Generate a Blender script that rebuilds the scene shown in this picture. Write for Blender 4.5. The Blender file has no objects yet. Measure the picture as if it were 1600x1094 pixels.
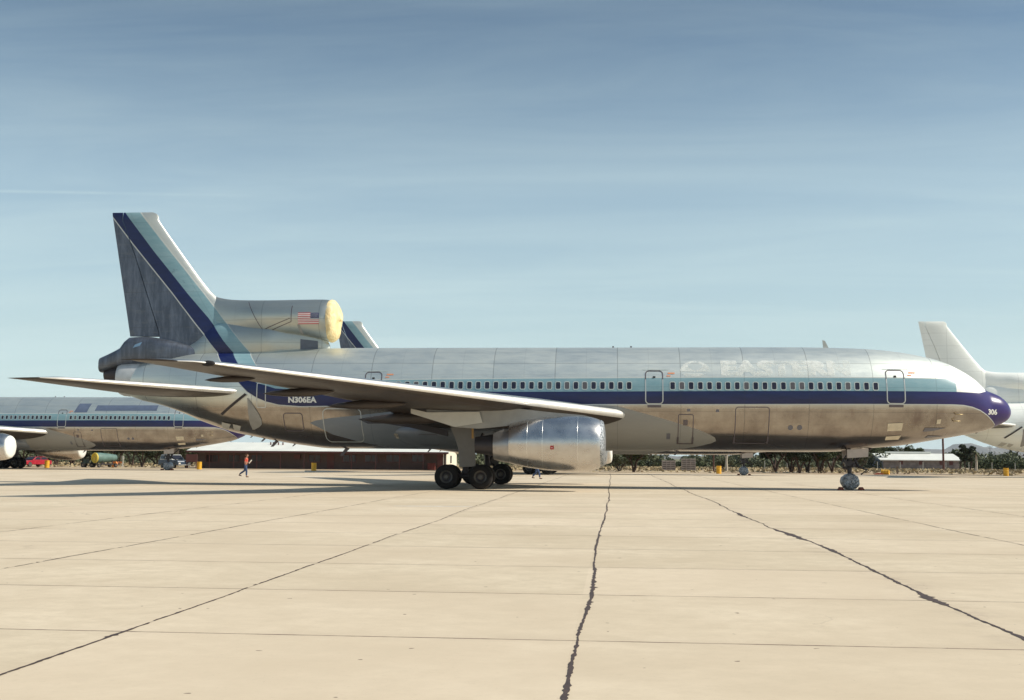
import bpy, bmesh, math, random
import numpy as np
from math import radians as R, sin, cos, tan, pi, sqrt, atan
from mathutils import Vector, Matrix
random.seed(7); rng = np.random.default_rng(7)
S = bpy.context.scene; COL = S.collection

# ------------------------------------------------------------------ camera
F = 1847.0; PSI = atan(160/F); PITCH = atan(168/F); ROLL = R(.42); CAMH = 1.65
fw = Vector((-sin(PSI)*cos(PITCH), cos(PSI)*cos(PITCH), sin(PITCH)))
rt = Vector((cos(PSI), sin(PSI), 0)); up = rt.cross(fw)
r2 = rt*cos(ROLL)+up*sin(ROLL); u2 = up*cos(ROLL)-rt*sin(ROLL)
cam = bpy.data.objects.new('camera', bpy.data.cameras.new('camera')); COL.objects.link(cam)
cam.data.sensor_width = 36; cam.data.lens = F/1600*36
cam.data.clip_start = .1; cam.data.clip_end = 60000
M3 = Matrix((r2, u2, -fw)).transposed(); cam.matrix_world = Matrix.Translation((0, 0, CAMH)) @ M3.to_4x4()
S.camera = cam

def at(u, v, Y):
    """real place (X, Z) of a measured photo point that stands at distance Y"""
    d = fw+r2*((u-800)/F)+u2*((547-v)/F); t = Y/d.y
    return d.x*t, CAMH+d.z*t

# ------------------------------------------------------------------ light
SUN_EL, SUN_AZ = R(43), R(-4)        # azimuth measured from +X, slightly to the camera's side
sd = Vector((cos(SUN_EL)*cos(SUN_AZ), cos(SUN_EL)*sin(SUN_AZ), sin(SUN_EL)))
sl = bpy.data.lights.new('sun', 'SUN'); sl.energy = 4.6; sl.angle = R(.53); sl.color = (1, .93, .80)
so = bpy.data.objects.new('sun', sl); COL.objects.link(so); so.rotation_euler = (-sd).to_track_quat('-Z', 'Y').to_euler()
W = bpy.data.worlds.new('World'); S.world = W; W.use_nodes = True
nt = W.node_tree; nt.nodes.clear(); N = nt.nodes.new; L = nt.links.new
out = N('ShaderNodeOutputWorld'); bg = N('ShaderNodeBackground'); bg.inputs[1].default_value = .125
sky = N('ShaderNodeTexSky'); sky.sky_type = 'NISHITA'; sky.sun_disc = False
sky.sun_elevation = SUN_EL; sky.sun_rotation = math.atan2(sd.x, sd.y)
sky.altitude = 700; sky.air_density = 1.0; sky.dust_density = 1.6; sky.ozone_density = 1.2
tc = N('ShaderNodeTexCoord'); sp = N('ShaderNodeSeparateXYZ'); L(tc.outputs['Generated'], sp.inputs[0])
# thin cirrus: stretched noise on a flat layer overhead
def wm(op, a, b=None):
    n = N('ShaderNodeMath'); n.operation = op
    for i, q in enumerate((a, b)):
        if q is None: continue
        if isinstance(q, (int, float)): n.inputs[i].default_value = q
        else: L(q, n.inputs[i])
    return n.outputs[0]
zc = wm('MAXIMUM', sp.outputs[2], .02); inv = wm('DIVIDE', 1., wm('ADD', zc, .12))
cv = N('ShaderNodeCombineXYZ'); L(wm('MULTIPLY', sp.outputs[0], inv), cv.inputs[0]); L(wm('MULTIPLY', sp.outputs[1], inv), cv.inputs[1])
mp = N('ShaderNodeMapping'); L(cv.outputs[0], mp.inputs[0]); mp.inputs['Rotation'].default_value = (0, 0, R(24)); mp.inputs['Scale'].default_value = (.45, 1.7, 1)
nz = N('ShaderNodeTexNoise'); L(mp.outputs[0], nz.inputs[0]); nz.inputs['Scale'].default_value = 1.5; nz.inputs['Detail'].default_value = 7; nz.inputs['Roughness'].default_value = .60; nz.inputs['Distortion'].default_value = .5
cr = N('ShaderNodeMapRange'); L(nz.outputs[0], cr.inputs[0]); cr.inputs[1].default_value = .36; cr.inputs[2].default_value = .78; cr.inputs[3].default_value = 0; cr.inputs[4].default_value = .27
grd = N('ShaderNodeMapRange'); L(sp.outputs[2], grd.inputs[0]); grd.inputs[1].default_value = .0; grd.inputs[2].default_value = .34; grd.inputs[3].default_value = .74; grd.inputs[4].default_value = 0
hs = N('ShaderNodeHueSaturation'); hs.inputs['Saturation'].default_value = .95; hs.inputs['Value'].default_value = 1.0; L(sky.outputs[0], hs.inputs['Color'])
mx = N('ShaderNodeMix'); mx.data_type = 'RGBA'; mx.inputs['B'].default_value = (5.9, 6.45, 6.8, 1)
L(hs.outputs[0], mx.inputs['A']); # one faint old contrail low in the west
ay = wm('MAXIMUM', sp.outputs[1], .05); aa = wm('DIVIDE', sp.outputs[0], ay); ee = wm('DIVIDE', sp.outputs[2], ay)
ln_ = wm('ABSOLUTE', wm('SUBTRACT', ee, wm('ADD', 0.21843, wm('MULTIPLY', aa, -0.02965))))
n2_ = N('ShaderNodeTexNoise'); L(tc.outputs['Generated'], n2_.inputs[0]); n2_.inputs['Scale'].default_value = 26; n2_.inputs['Detail'].default_value = 5
c1 = N('ShaderNodeMapRange'); L(ln_, c1.inputs[0]); c1.inputs[1].default_value = 0; c1.inputs[2].default_value = .0021; c1.inputs[3].default_value = .42; c1.inputs[4].default_value = 0
c2 = N('ShaderNodeMapRange'); L(aa, c2.inputs[0]); c2.inputs[1].default_value = -.30; c2.inputs[2].default_value = -.46; c2.inputs[3].default_value = 0; c2.inputs[4].default_value = 1
trail = wm('MULTIPLY', wm('MULTIPLY', c1.outputs[0], c2.outputs[0]), wm('MULTIPLY', n2_.outputs[0], wm('GREATER_THAN', sp.outputs[1], .1)))
fac = N('ShaderNodeMath'); fac.operation = 'ADD'; fac.use_clamp = True; L(wm('ADD', cr.outputs[0], grd.outputs[0]), fac.inputs[0]); L(trail, fac.inputs[1]); L(fac.outputs[0], mx.inputs['Factor'])
tn = N('ShaderNodeMix'); tn.data_type = 'RGBA'; tn.blend_type = 'MULTIPLY'; tn.inputs['Factor'].default_value = 1; tn.inputs['B'].default_value = (.89, 1.0, .95, 1)
L(mx.outputs['Result'], tn.inputs['A']); rp = N('ShaderNodeValToRGB'); L(sp.outputs[2], rp.inputs[0]); E_ = rp.color_ramp.elements
for i, (p, q) in enumerate(((0, 1.22), (.10, .97), (.22, .93), (.36, .74), (.60, .85), (.9, 1.0))):
    e = E_[i] if i < 2 else E_.new(p); e.position = p; e.color = (q, q, q, 1)
t2 = N('ShaderNodeMix'); t2.data_type = 'RGBA'; t2.blend_type = 'MULTIPLY'; t2.inputs['Factor'].default_value = 1; L(tn.outputs['Result'], t2.inputs['A']); L(rp.outputs[0], t2.inputs['B'])
L(t2.outputs['Result'], bg.inputs[0]); L(bg.outputs[0], out.inputs[0])
S.view_settings.view_transform = 'Standard'; S.view_settings.look = 'None'; S.view_settings.exposure = .12; S.view_settings.gamma = 1

# ------------------------------------------------------------------ materials
class NB:
    """tiny node builder"""
    def __init__(s, name):
        s.m = bpy.data.materials.new(name); s.m.use_nodes = True; s.t = s.m.node_tree; s.b = s.t.nodes['Principled BSDF']
    def n(s, t): return s.t.nodes.new(t)
    def put(s, q, sock):
        if isinstance(q, (int, float)): sock.default_value = q
        elif isinstance(q, tuple): sock.default_value = q if len(q) == 4 or sock.type == 'VECTOR' else (*q, 1)
        else: s.t.links.new(q, sock)
    def math(s, op, a, b=None, c=None, clamp=False):
        k = s.n('ShaderNodeMath'); k.operation = op; k.use_clamp = clamp
        for i, q in enumerate((a, b, c)):
            if q is not None: s.put(q, k.inputs[i])
        return k.outputs[0]
    def xyz(s):
        c = s.n('ShaderNodeTexCoord'); p = s.n('ShaderNodeSeparateXYZ'); s.t.links.new(c.outputs['Object'], p.inputs[0])
        return c.outputs['Object'], p.outputs[0], p.outputs[1], p.outputs[2]
    def noise(s, vec, scale, detail=4, rough=.55, sc=(1, 1, 1), dist=0):
        m = s.n('ShaderNodeMapping'); s.put(vec, m.inputs[0]); m.inputs['Scale'].default_value = sc
        k = s.n('ShaderNodeTexNoise'); s.t.links.new(m.outputs[0], k.inputs[0])
        k.inputs['Scale'].default_value = scale; k.inputs['Detail'].default_value = detail; k.inputs['Roughness'].default_value = rough; k.inputs['Distortion'].default_value = dist
        return k.outputs[0]
    def rng(s, v, a, b, c=0., d=1.):
        k = s.n('ShaderNodeMapRange'); s.put(v, k.inputs[0])
        for i, q in enumerate((a, b, c, d)): s.put(q, k.inputs[i+1])
        return k.outputs[0]
    def mix(s, f, a, b, mode='MIX'):
        k = s.n('ShaderNodeMix'); k.data_type = 'RGBA'; k.blend_type = mode
        s.put(f, k.inputs['Factor']); s.put(a, k.inputs['A']); s.put(b, k.inputs['B']); return k.outputs['Result']
    def fmix(s, f, a, b):
        k = s.n('ShaderNodeMix'); s.put(f, k.inputs[0]); s.put(a, k.inputs[2]); s.put(b, k.inputs[3]); return k.outputs[0]
    def step(s, a, b):  # 1 when a > b
        return s.math('GREATER_THAN', a, b)
    def pw(s, x, pts):
        """piecewise-linear function through pts (sorted by x)"""
        pts = sorted(pts); acc = pts[0][1]; prev = 0.
        for i in range(len(pts)-1):
            k = (pts[i+1][1]-pts[i][1])/max(1e-6, pts[i+1][0]-pts[i][0])
            if abs(k-prev) > 1e-6:
                acc = s.math('ADD', acc, s.math('MULTIPLY', s.math('MAXIMUM', s.math('SUBTRACT', x, float(pts[i][0])), 0.), k-prev))
            prev = k
        return s.math('SUBTRACT', acc, s.math('MULTIPLY', s.math('MAXIMUM', s.math('SUBTRACT', x, float(pts[-1][0])), 0.), prev))
    def col(s, q): s.put(q, s.b.inputs['Base Color'])
    def rough(s, q): s.put(q, s.b.inputs['Roughness'])
    def metal(s, q): s.put(q, s.b.inputs['Metallic'])
    def bump(s, h, st=.3, d=.02):
        k = s.n('ShaderNodeBump'); k.inputs['Strength'].default_value = st; k.inputs['Distance'].default_value = d
        s.put(h, k.inputs['Height']); s.t.links.new(k.outputs[0], s.b.inputs['Normal'])

def plain(name, c, rough=.6, metal=0., var=.12, scale=3., bump=0):
    m = NB(name); v, x, y, z = m.xyz(); n = m.noise(v, scale, 5)
    m.col(m.mix(m.rng(n, .3, .7, 0, 1), tuple(q*(1-var) for q in c), tuple(min(1, q*(1+var)) for q in c)))
    m.rough(m.rng(n, .3, .7, max(.05, rough-.07), min(1, rough+.07))); m.metal(metal)
    if bump: m.bump(n, bump)
    return m.m

# ------------------------------------------------------------------ mesh helpers
def link(o, parent=None):
    COL.objects.link(o)
    if parent is not None: o.parent = parent
    return o
def mesh_obj(name, verts, faces, mats, parent=None, smooth=True, fm=None, angle=40):
    me = bpy.data.meshes.new(name); me.from_pydata([tuple(v) for v in verts], [], [tuple(f) for f in faces])
    for m in (mats if isinstance(mats, (list, tuple)) else [mats]): me.materials.append(m)
    if fm is not None: me.polygons.foreach_set('material_index', np.array(fm, dtype=np.int32))
    if smooth:
        me.shade_smooth()
        if angle: me.set_sharp_from_angle(angle=R(angle))
    me.update(); return link(bpy.data.objects.new(name, me), parent)
class MB:
    """collects shapes into ONE mesh"""
    def __init__(s): s.v = []; s.f = []; s.m = []
    def add(s, v, f, m=0):
        o = len(s.v); s.v += [tuple(q) for q in v]; s.f += [tuple(i+o for i in q) for q in f]; s.m += [m]*len(f); return s
    def box(s, c, d, m=0, rot=None):
        P = [Vector((x*d[0]/2, y*d[1]/2, z*d[2]/2)) for x in (-1, 1) for y in (-1, 1) for z in (-1, 1)]
        if rot is not None: P = [rot @ p for p in P]
        return s.add([p+Vector(c) for p in P], [(0, 1, 3, 2), (4, 6, 7, 5), (0, 4, 5, 1), (2, 3, 7, 6), (0, 2, 6, 4), (1, 5, 7, 3)], m)
    def prism(s, poly, y0, y1, m=0):
        """poly in (x,z), extruded in y"""
        n = len(poly); v = [(p[0], y0, p[1]) for p in poly]+[(p[0], y1, p[1]) for p in poly]
        return s.add(v, [tuple(range(n)), tuple(range(2*n-1, n-1, -1))]+[(i, i+n, (i+1) % n+n, (i+1) % n) for i in range(n)], m)
    def tube(s, pts, rad, m=0, seg=10):
        pts = [Vector(p) for p in pts]
        if not isinstance(rad, (list, tuple)): rad = [rad]*len(pts)
        rings = []
        for i, p in enumerate(pts):
            d = (pts[min(i+1, len(pts)-1)]-pts[max(i-1, 0)]).normalized(); a = d.orthogonal().normalized() if i == 0 else (pa-d*pa.dot(d)).normalized(); pa = a
            b = d.cross(a); rings.append([p+(a*cos(2*pi*k/seg)+b*sin(2*pi*k/seg))*rad[i] for k in range(seg)])
        v = [q for r in rings for q in r]; f = []
        for i in range(len(pts)-1):
            for k in range(seg): f.append((i*seg+k, i*seg+(k+1) % seg, (i+1)*seg+(k+1) % seg, (i+1)*seg+k))
        f.append(tuple(range(seg-1, -1, -1))); f.append(tuple((len(pts)-1)*seg+k for k in range(seg)))
        return s.add(v, f, m)
    def lathe(s, prof, axis='y', c=(0, 0, 0), m=0, seg=40, ms=None):
        """prof = [(along, radius)...]"""
        v = []; f = []
        for a, r in prof:
            for k in range(seg):
                t = 2*pi*k/seg
                p = {'y': (r*cos(t), a, r*sin(t)), 'x': (a, r*cos(t), r*sin(t)), 'z': (r*cos(t), r*sin(t), a)}[axis]
                v.append((p[0]+c[0], p[1]+c[1], p[2]+c[2]))
        o = len(s.v); s.v += v
        for i in range(len(prof)-1):
            for k in range(seg):
                s.f.append(tuple(o+j for j in (i*seg+k, i*seg+(k+1) % seg, (i+1)*seg+(k+1) % seg, (i+1)*seg+k))); s.m.append(ms[i] if ms else m)
        return s
    def build(s, name, mats, parent=None, smooth=True, angle=35): return mesh_obj(name, s.v, s.f, mats, parent, smooth, s.m, angle)
def empty(name, loc, rz=0):
    o = bpy.data.objects.new(name, None); o.empty_display_size = .5; COL.objects.link(o); o.location = loc; o.rotation_euler = (0, 0, rz); return o
def tag(o, label=None, cat=None, group=None, kind=None):
    for k, q in (('label', label), ('category', cat), ('group', group), ('kind', kind)):
        if q: o[k] = q
    return o
def copy_tree(o, parent=None):
    c = o.copy(); COL.objects.link(c); c.parent = parent
    for ch in list(o.children): copy_tree(ch, c)
    return c
def split_loose(o):
    """every disconnected piece of a small fitting becomes an object of its own"""
    me = o.data; n = len(me.vertices); par = list(range(n))
    def find(a):
        while par[a] != a: par[a] = par[par[a]]; a = par[a]
        return a
    for e in me.edges: par[find(e.vertices[0])] = find(e.vertices[1])
    groups = {}
    for p in me.polygons: groups.setdefault(find(p.vertices[0]), []).append(p)
    if len(groups) < 2: return
    base = o.name.split('.')[0]
    for ps in groups.values():
        ids = sorted({i for p in ps for i in p.vertices}); mp_ = {a: b for b, a in enumerate(ids)}
        used = sorted({p.material_index for p in ps})
        q = mesh_obj(base, [me.vertices[i].co[:] for i in ids], [[mp_[i] for i in p.vertices] for p in ps], [me.materials[k] for k in used], o.parent, smooth=ps[0].use_smooth, fm=[used.index(p.material_index) for p in ps], angle=None)
    bpy.data.objects.remove(o)
def clean_normals(o):
    bm = bmesh.new(); bm.from_mesh(o.data); bmesh.ops.recalc_face_normals(bm, faces=bm.faces); bm.to_mesh(o.data); bm.free(); return o

def pchip(xs, ys):
    xs = np.array(xs, float); ys = np.array(ys, float); o = np.argsort(xs); xs, ys = xs[o], ys[o]
    h = np.diff(xs); d = np.diff(ys)/h; m = np.zeros(len(xs))
    for i in range(1, len(xs)-1):
        if d[i-1]*d[i] > 0:
            w1 = 2*h[i]+h[i-1]; w2 = h[i]+2*h[i-1]; m[i] = (w1+w2)/(w1/d[i-1]+w2/d[i])
    m[0] = d[0]; m[-1] = d[-1]
    def f(x):
        i = int(np.clip(np.searchsorted(xs, x)-1, 0, len(xs)-2)); t = (min(max(x, xs[0]), xs[-1])-xs[i])/h[i]
        return float(ys[i]*(2*t**3-3*t*t+1)+m[i]*h[i]*(t**3-2*t*t+t)+ys[i+1]*(-2*t**3+3*t*t)+m[i+1]*h[i]*(t**3-t*t))
    return f

# ================================================================== THE SETTING
FAR = 18000
EDGE = 134.0
m = NB('desert_dirt'); v, x, y, z = m.xyz()
n1 = m.noise(v, .05, 6); n2 = m.noise(v, .8, 6, .7); n3 = m.noise(v, .012, 4)
c = m.mix(m.rng(n2, .35, .65), (.25, .175, .11), (.42, .31, .20)); c = m.mix(m.rng(n1, .45, .62), c, (.46, .36, .23))
c = m.mix(m.rng(m.math('ADD', y, m.math('MULTIPLY', m.math('SUBTRACT', n3, .5), 60)), 250, 330), c, m.mix(n2, (.10, .11, .05), (.20, .17, .09)))
m.col(c); m.rough(.95); m.bump(n2, .5, .05); DIRT = m.m
g = mesh_obj('ground', [(-FAR, -FAR, -.02), (FAR, -FAR, -.02), (FAR, FAR, -.02), (-FAR, FAR, -.02)], [(0, 1, 2, 3)], DIRT, smooth=False); tag(g, kind='structure')

# concrete apron: slabs, seams, stains, tar patches in one material
m = NB('apron_concrete'); v, x, y, z = m.xyz()
n1 = m.noise(v, .22, 6, .6); n2 = m.noise(v, 2.2, 7, .72); n3 = m.noise(v, 14, 5, .75); n4 = m.noise(v, .03, 4)
PX, PY, OX, OY = 4.22, 3.66, .38, 0.0
ws = m.noise(v, .6, 3); wob = m.math('MULTIPLY', m.math('SUBTRACT', ws, .5), .07)
fx = m.math('DIVIDE', m.math('ADD', x, OX), PX); fy = m.math('DIVIDE', m.math('SUBTRACT', y, OY), PY)
cellx = m.math('FLOOR', fx); celly = m.math('FLOOR', fy)
cc = m.n('ShaderNodeCombineXYZ'); m.put(cellx, cc.inputs[0]); m.put(celly, cc.inputs[1])
wn = m.n('ShaderNodeTexWhiteNoise'); wn.noise_dimensions = '2D'; m.put(cc.outputs[0], wn.inputs[0])
def jd(f, p):  # distance in metres to the nearest slab seam
    return m.math('MULTIPLY', m.math('ABSOLUTE', m.math('SUBTRACT', m.math('FRACT', m.math('ADD', f, .5)), .5)), p)
jy = jd(fy, PY); jx = jd(fx, PX)
jyw = m.math('ADD', jy, m.math('MULTIPLY', m.math('SUBTRACT', n3, .5), .02)); jxw = m.math('ADD', jx, m.math('MULTIPLY', m.math('SUBTRACT', n3, .5), .02))
brk = m.rng(m.noise(v, .9, 4, .7, sc=(1, .3, 1)), .40, .56)
seamy = m.math('MULTIPLY', m.rng(jyw, .010, .026, 1, 0), m.math('ADD', .55, m.math('MULTIPLY', brk, .45)))
seamx = m.math('MULTIPLY', m.math('MULTIPLY', m.rng(jxw, .008, .020, 1, 0), .35), m.step(m.math('ABSOLUTE', m.math('SUBTRACT', x, -.38+PX/2)), PX/2+.6))
base = m.mix(m.rng(n1, .34, .66), (.51, .415, .295), (.66, .56, .42))
base = m.mix(m.rng(n2, .38, .64, 0, .7), base, (.50, .415, .30))
base = m.mix(m.math('MULTIPLY', wn.outputs[0], .34), base, (.69, .57, .435))
base = m.mix(m.rng(n3, .58, .75, 0, .28), base, (.38, .31, .23))
halo = m.math('MULTIPLY', m.rng(jy, 0, .35, .16, 0), m.rng(m.noise(v, 1.2, 5, .7), .4, .7))
base = m.mix(halo, base, (.26, .20, .15))
sm = m.math('MULTIPLY', m.rng(m.noise(v, 1.1, 5, .6, sc=(.12, 1, 1)), .60, .74, 0, .20), m.rng(y, 18, 40))
base = m.mix(sm, base, (.33, .27, .21))
vor = m.n('ShaderNodeTexVoronoi'); vor.feature = 'DISTANCE_TO_EDGE'; vor.inputs['Scale'].default_value = .32; mv = m.n('ShaderNodeMapping'); vn = m.n('ShaderNodeTexNoise'); vn.inputs['Scale'].default_value = 1.3; vn.inputs['Detail'].default_value = 6; m.put(v, vn.inputs[0])
va = m.n('ShaderNodeVectorMath'); va.operation = 'MULTIPLY_ADD'; m.put(vn.outputs['Color'], va.inputs[0]); va.inputs[1].default_value = (1.1, 1.1, 0); m.put(v, va.inputs[2]); m.put(va.outputs[0], vor.inputs['Vector'])
hair = m.math('MULTIPLY', m.rng(vor.outputs['Distance'], .0015, .006, .55, 0), m.rng(m.noise(v, .11, 3), .57, .64))
base = m.mix(hair, base, (.20, .15, .12))
oil = m.math('MULTIPLY', m.rng(m.noise(v, .42, 7, .68), .66, .76, 0, .38), m.rng(n2, .35, .6))
base = m.mix(oil, base, (.24, .185, .15))
near = m.math('MULTIPLY', m.rng(m.math('ABSOLUTE', m.math('SUBTRACT', x, 3.9)), .0, .55, .35, 0), m.rng(m.noise(v, 1.6, 6, .75), .50, .64))
base = m.mix(near, base, (.26, .20, .165))
sp2 = m.rng(m.noise(v, 6.5, 2, .4), .755, .78, 0, .8)      # little stones, gum and oil spots
base = m.mix(sp2, base, (.14, .10, .08))
wt = m.math('MULTIPLY', m.rng(m.noise(v, .5, 4, .6, sc=(.3, 1, 1)), .66, .76, 0, .5), m.rng(n4, .5, .6))
base = m.mix(wt, base, (.78, .72, .62))
m.col(m.mix(m.math('MAXIMUM', seamx, seamy), base, (.13, .09, .07)))
m.rough(m.rng(n2, .3, .7, .78, .95)); m.b.inputs['Specular IOR Level'].default_value = .25
m.bump(m.math('SUBTRACT', m.math('MULTIPLY', n3, .3), m.math('MAXIMUM', seamx, seamy)), .35, .012)
CONC = m.m
ap = mesh_obj('apron', [(-1500, -1500, -.008), (1500, -1500, -.008), (1500, EDGE+4, -.008), (46, EDGE+2, -.008), (-60, EDGE-2, -.008), (-1500, EDGE-4, -.008)], [(0, 1, 2, 3, 4, 5)], CONC, smooth=False); tag(ap, kind='structure')

# tar-filled long seams, ragged and patched, 4 mm proud of the slabs
TAR = plain('seam_tar', (.062, .040, .034), .75, 0, .3, 6)
def seam(x0, wid, wig, y0, y1, seed, gaps=0., knots=None, fat=()):
    rr = random.Random(seed); V = []; Fc = []; y = y0; off = 0; ph = rr.random()*9
    while y < y1:
        st = max(.06, y*.006)
        k = 0
        if knots:
            for a, b in zip(knots, knots[1:]):
                if a[0] <= y <= b[0]: k = a[1]+(b[1]-a[1])*(y-a[0])/(b[0]-a[0])
        off += rr.uniform(-1, 1)*wig*min(st, .25)*.75; off *= .97
        w = wid*(.55+.5*abs(sin(y*.37+ph))+rr.uniform(-.25, .5))
        if rr.random() < .03: w *= 1.9
        for fa, fb, fe in fat:
            if fa < y < fb: w += fe*sin(pi*(y-fa)/(fb-fa))*rr.uniform(.5, 1.2)
        V += [(x0+off+k-w/2*rr.uniform(.6, 1.4), y, 0), (x0+off+k+w/2*rr.uniform(.6, 1.4), y, 0)]
        i = len(V)//2
        if i > 1 and not (gaps and sin(y*1.7+ph)+sin(y*4.1)*.6+rr.uniform(-.8, .8) < -1.9+gaps*2): Fc.append((2*i-4, 2*i-3, 2*i-1, 2*i-2))
        y += st*rr.uniform(.7, 1.3)
    o = mesh_obj('tar_seam', [(a, b, -.004) for a, b, c in V], Fc, TAR, smooth=False); tag(o, kind='structure')
seam(-.38, .038, .08, 5, 132, 3, 0, [(5, .03), (8.5, .04), (10.9, .04), (14.4, .12), (22, .03), (40, .16), (132, 0)])
seam(-.38+PX, .040, .16, 5, 132, 9, .0, [(5, 0), (16, -.02), (21.5, .12), (24, .10), (31, -.08), (132, -.1)], ((21.3, 23.6, .09), (24.6, 29, .13), (14.0, 15.5, .13), (10.8, 12, .08), (34, 38, .08)))
seam(-.38-PX, .026, .10, 5, 132, 12, .25)
seam(-.38-2*PX, .022, .10, 9, 132, 14, .45)
seam(-.38-3*PX, .020, .10, 14, 132, 15, .6)
seam(-.38+2*PX, .020, .10, 9, 132, 16, .45)
seam(-.38+3*PX, .020, .10, 14, 132, 17, .55)

# raised lip of hard-packed dirt with dry grass past the apron
GR = plain('dry_grass', (.33, .26, .15), .9, 0, .4, 1.2)
V = []; Fc = []
for i in range(15000):
    yy = EDGE+9+rng.random()**.6*85; xx = rng.uniform(-95, 105)*yy/150
    if 40 > abs(xx+38) and yy < 170 and -60 < xx < -20: continue
    if yy < 150 and rng.random() < .65: continue
    h = rng.uniform(.04, .17)*(1+.9*(yy > 170)); a = rng.uniform(0, pi); w = rng.uniform(.08, .34); k = len(V)
    dx, dy = cos(a)*w, sin(a)*w; lx, ly = rng.normal(0, .12, 2)
    V += [(xx-dx, yy-dy, -.03), (xx+dx, yy+dy, -.03), (xx+dx*.4+lx, yy+dy*.4+ly, h), (xx-dx*.4+lx, yy-dy*.4+ly, h*.9)]; Fc.append((k, k+1, k+2, k+3))
tag(mesh_obj('dry_grass', V, Fc, GR, smooth=False), 'straw coloured dry grass and weeds beyond the apron edge', 'grass', kind='stuff')

# mountains
MT = NB('mountain_rock'); v, x, y, z = MT.xyz(); n = MT.noise(v, .004, 8, .65); MT.col(MT.mix(n, (.09, .085, .08), (.22, .19, .16))); MT.rough(.95)
def ridge(name, Y, us, vs, seed, depth):
    rr = random.Random(seed); V = []; Fc = []; X = [at(u, 700, Y)[0] for u in us]; Z = [at(u, q, Y)[1] for u, q in zip(us, vs)]
    nx = 260; rows = 9
    for j in range(rows):
        t = j/(rows-1)
        for i in range(nx):
            xx = X[0]+(X[-1]-X[0])*i/(nx-1); zz = float(np.interp(xx, X, Z))
            jag = (sin(xx*.011+seed)+.6*sin(xx*.027+2*seed)+.4*sin(xx*.071)+.25*sin(xx*.17))*6
            prof = min(1, (t/.55))**1.3 if t < .55 else 1-(t-.55)/.45
            V.append((xx+rr.uniform(-8, 8), Y+(t-.55)*depth+60*sin(xx*.013+j), max(-1, (zz+jag)*prof*(1+rr.uniform(-.06, .06) if j not in (0,) else 1)) if 0 < j < rows-1 else -1))
    for j in range(rows-1):
        for i in range(nx-1):
            a = j*nx+i; Fc.append((a, a+1, a+nx+1, a+nx))
    tag(mesh_obj(name, V, Fc, MT.m, smooth=True, angle=None), kind='structure')
ridge('mountains', 11000, [-300, 0, 300, 600, 900, 1150, 1330, 1365, 1400, 1425, 1440, 1452, 1475, 1495, 1499, 1512, 1516, 1530, 1540, 1548, 1556, 1580, 1600, 1700, 1900],
      [711, 709, 711, 712, 712, 711, 706, 700, 698, 701, 701, 699, 698.5, 697, 690.5, 690, 695, 696, 697, 698, 695, 693, 692, 700, 712], 4, 3000)
ridge('far_hills', 6500, [-300, 100, 500, 900, 1100, 1250, 1340, 1400, 1460, 1500, 1560, 1620, 1750, 1900], [710, 710, 712, 713, 713, 710, 708, 710, 707, 710, 706, 709, 706, 712], 8, 1500)

# air: thin even haze
hz = MB().box((0, 0, 249), (38000, 38000, 502)).build('haze', plain('haze_air', (1, 1, 1)), smooth=False)
hm = hz.data.materials[0]; hm.node_tree.nodes.clear(); ho = hm.node_tree.nodes.new('ShaderNodeOutputMaterial'); hv = hm.node_tree.nodes.new('ShaderNodeVolumePrincipled')
hv.inputs['Color'].default_value = (.80, .90, 1, 1); hv.inputs['Density'].default_value = 4.0e-5; hv.inputs['Anisotropy'].default_value = .1
hm.node_tree.links.new(hv.outputs[0], ho.inputs['Volume']); tag(hz, 'pale blue haze in the air towards the mountains', 'haze', kind='stuff')

# ================================================================== AIRLINERS (local frame: nose wheel on the origin, nose towards +X)
AX, AY = 13.06, 67.5
def P(u, v, y=0.):
    X, Z = at(u, v, AY+y); return X-AX, Z
def PL(lst, y=0.): return [P(u, v, y) for u, v in lst]
class Loft:
    """body of elliptic sections along x"""
    def __init__(s, xs, top, bot, wid=None, wpts=None):
        s.x0, s.x1 = min(p[0] for p in top), max(p[0] for p in top)
        s.t = pchip(*zip(*top)); s.b = pchip(*zip(*bot)); s.w = pchip(*zip(*wpts)) if wpts else None; s.xs = xs; s.p = 2.
    def sec(s, x):
        t, b = s.t(x), s.b(x); h = max(.003, (t-b)/2); return (t+b)/2, h, (s.w(x) if s.w else h)
    def y(s, x, z):
        c, h, w = s.sec(x); q = 1-abs((z-c)/h)**s.p; return w*max(q, 0.)**(1/s.p)
    def nrm(s, x, z):
        e = .02; dx = (s.y(x+e, z)-s.y(x-e, z))/(2*e); dz = (s.y(x, z+e)-s.y(x, z-e))/(2*e)
        return Vector((-dx, 1, -dz)).normalized()
    def mesh(s, name, mat, parent, seg=96, cap=True):
        V = []; Fc = []
        for x in s.xs:
            c, h, w = s.sec(x)
            for k in range(seg):
                t = 2*pi*k/seg; k_ = 2/s.p; V.append((x, w*math.copysign(abs(cos(t))**k_, cos(t)), c+h*math.copysign(abs(sin(t))**k_, sin(t))))
        for i in range(len(s.xs)-1):
            for k in range(seg): Fc.append((i*seg+k, (i+1)*seg+k, (i+1)*seg+(k+1) % seg, i*seg+(k+1) % seg))
        if cap: Fc.append(tuple(range(seg))); Fc.append(tuple((len(s.xs)-1)*seg+k for k in range(seg-1, -1, -1)))
        return clean_normals(mesh_obj(name, V, Fc, mat, parent, angle=50))
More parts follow.
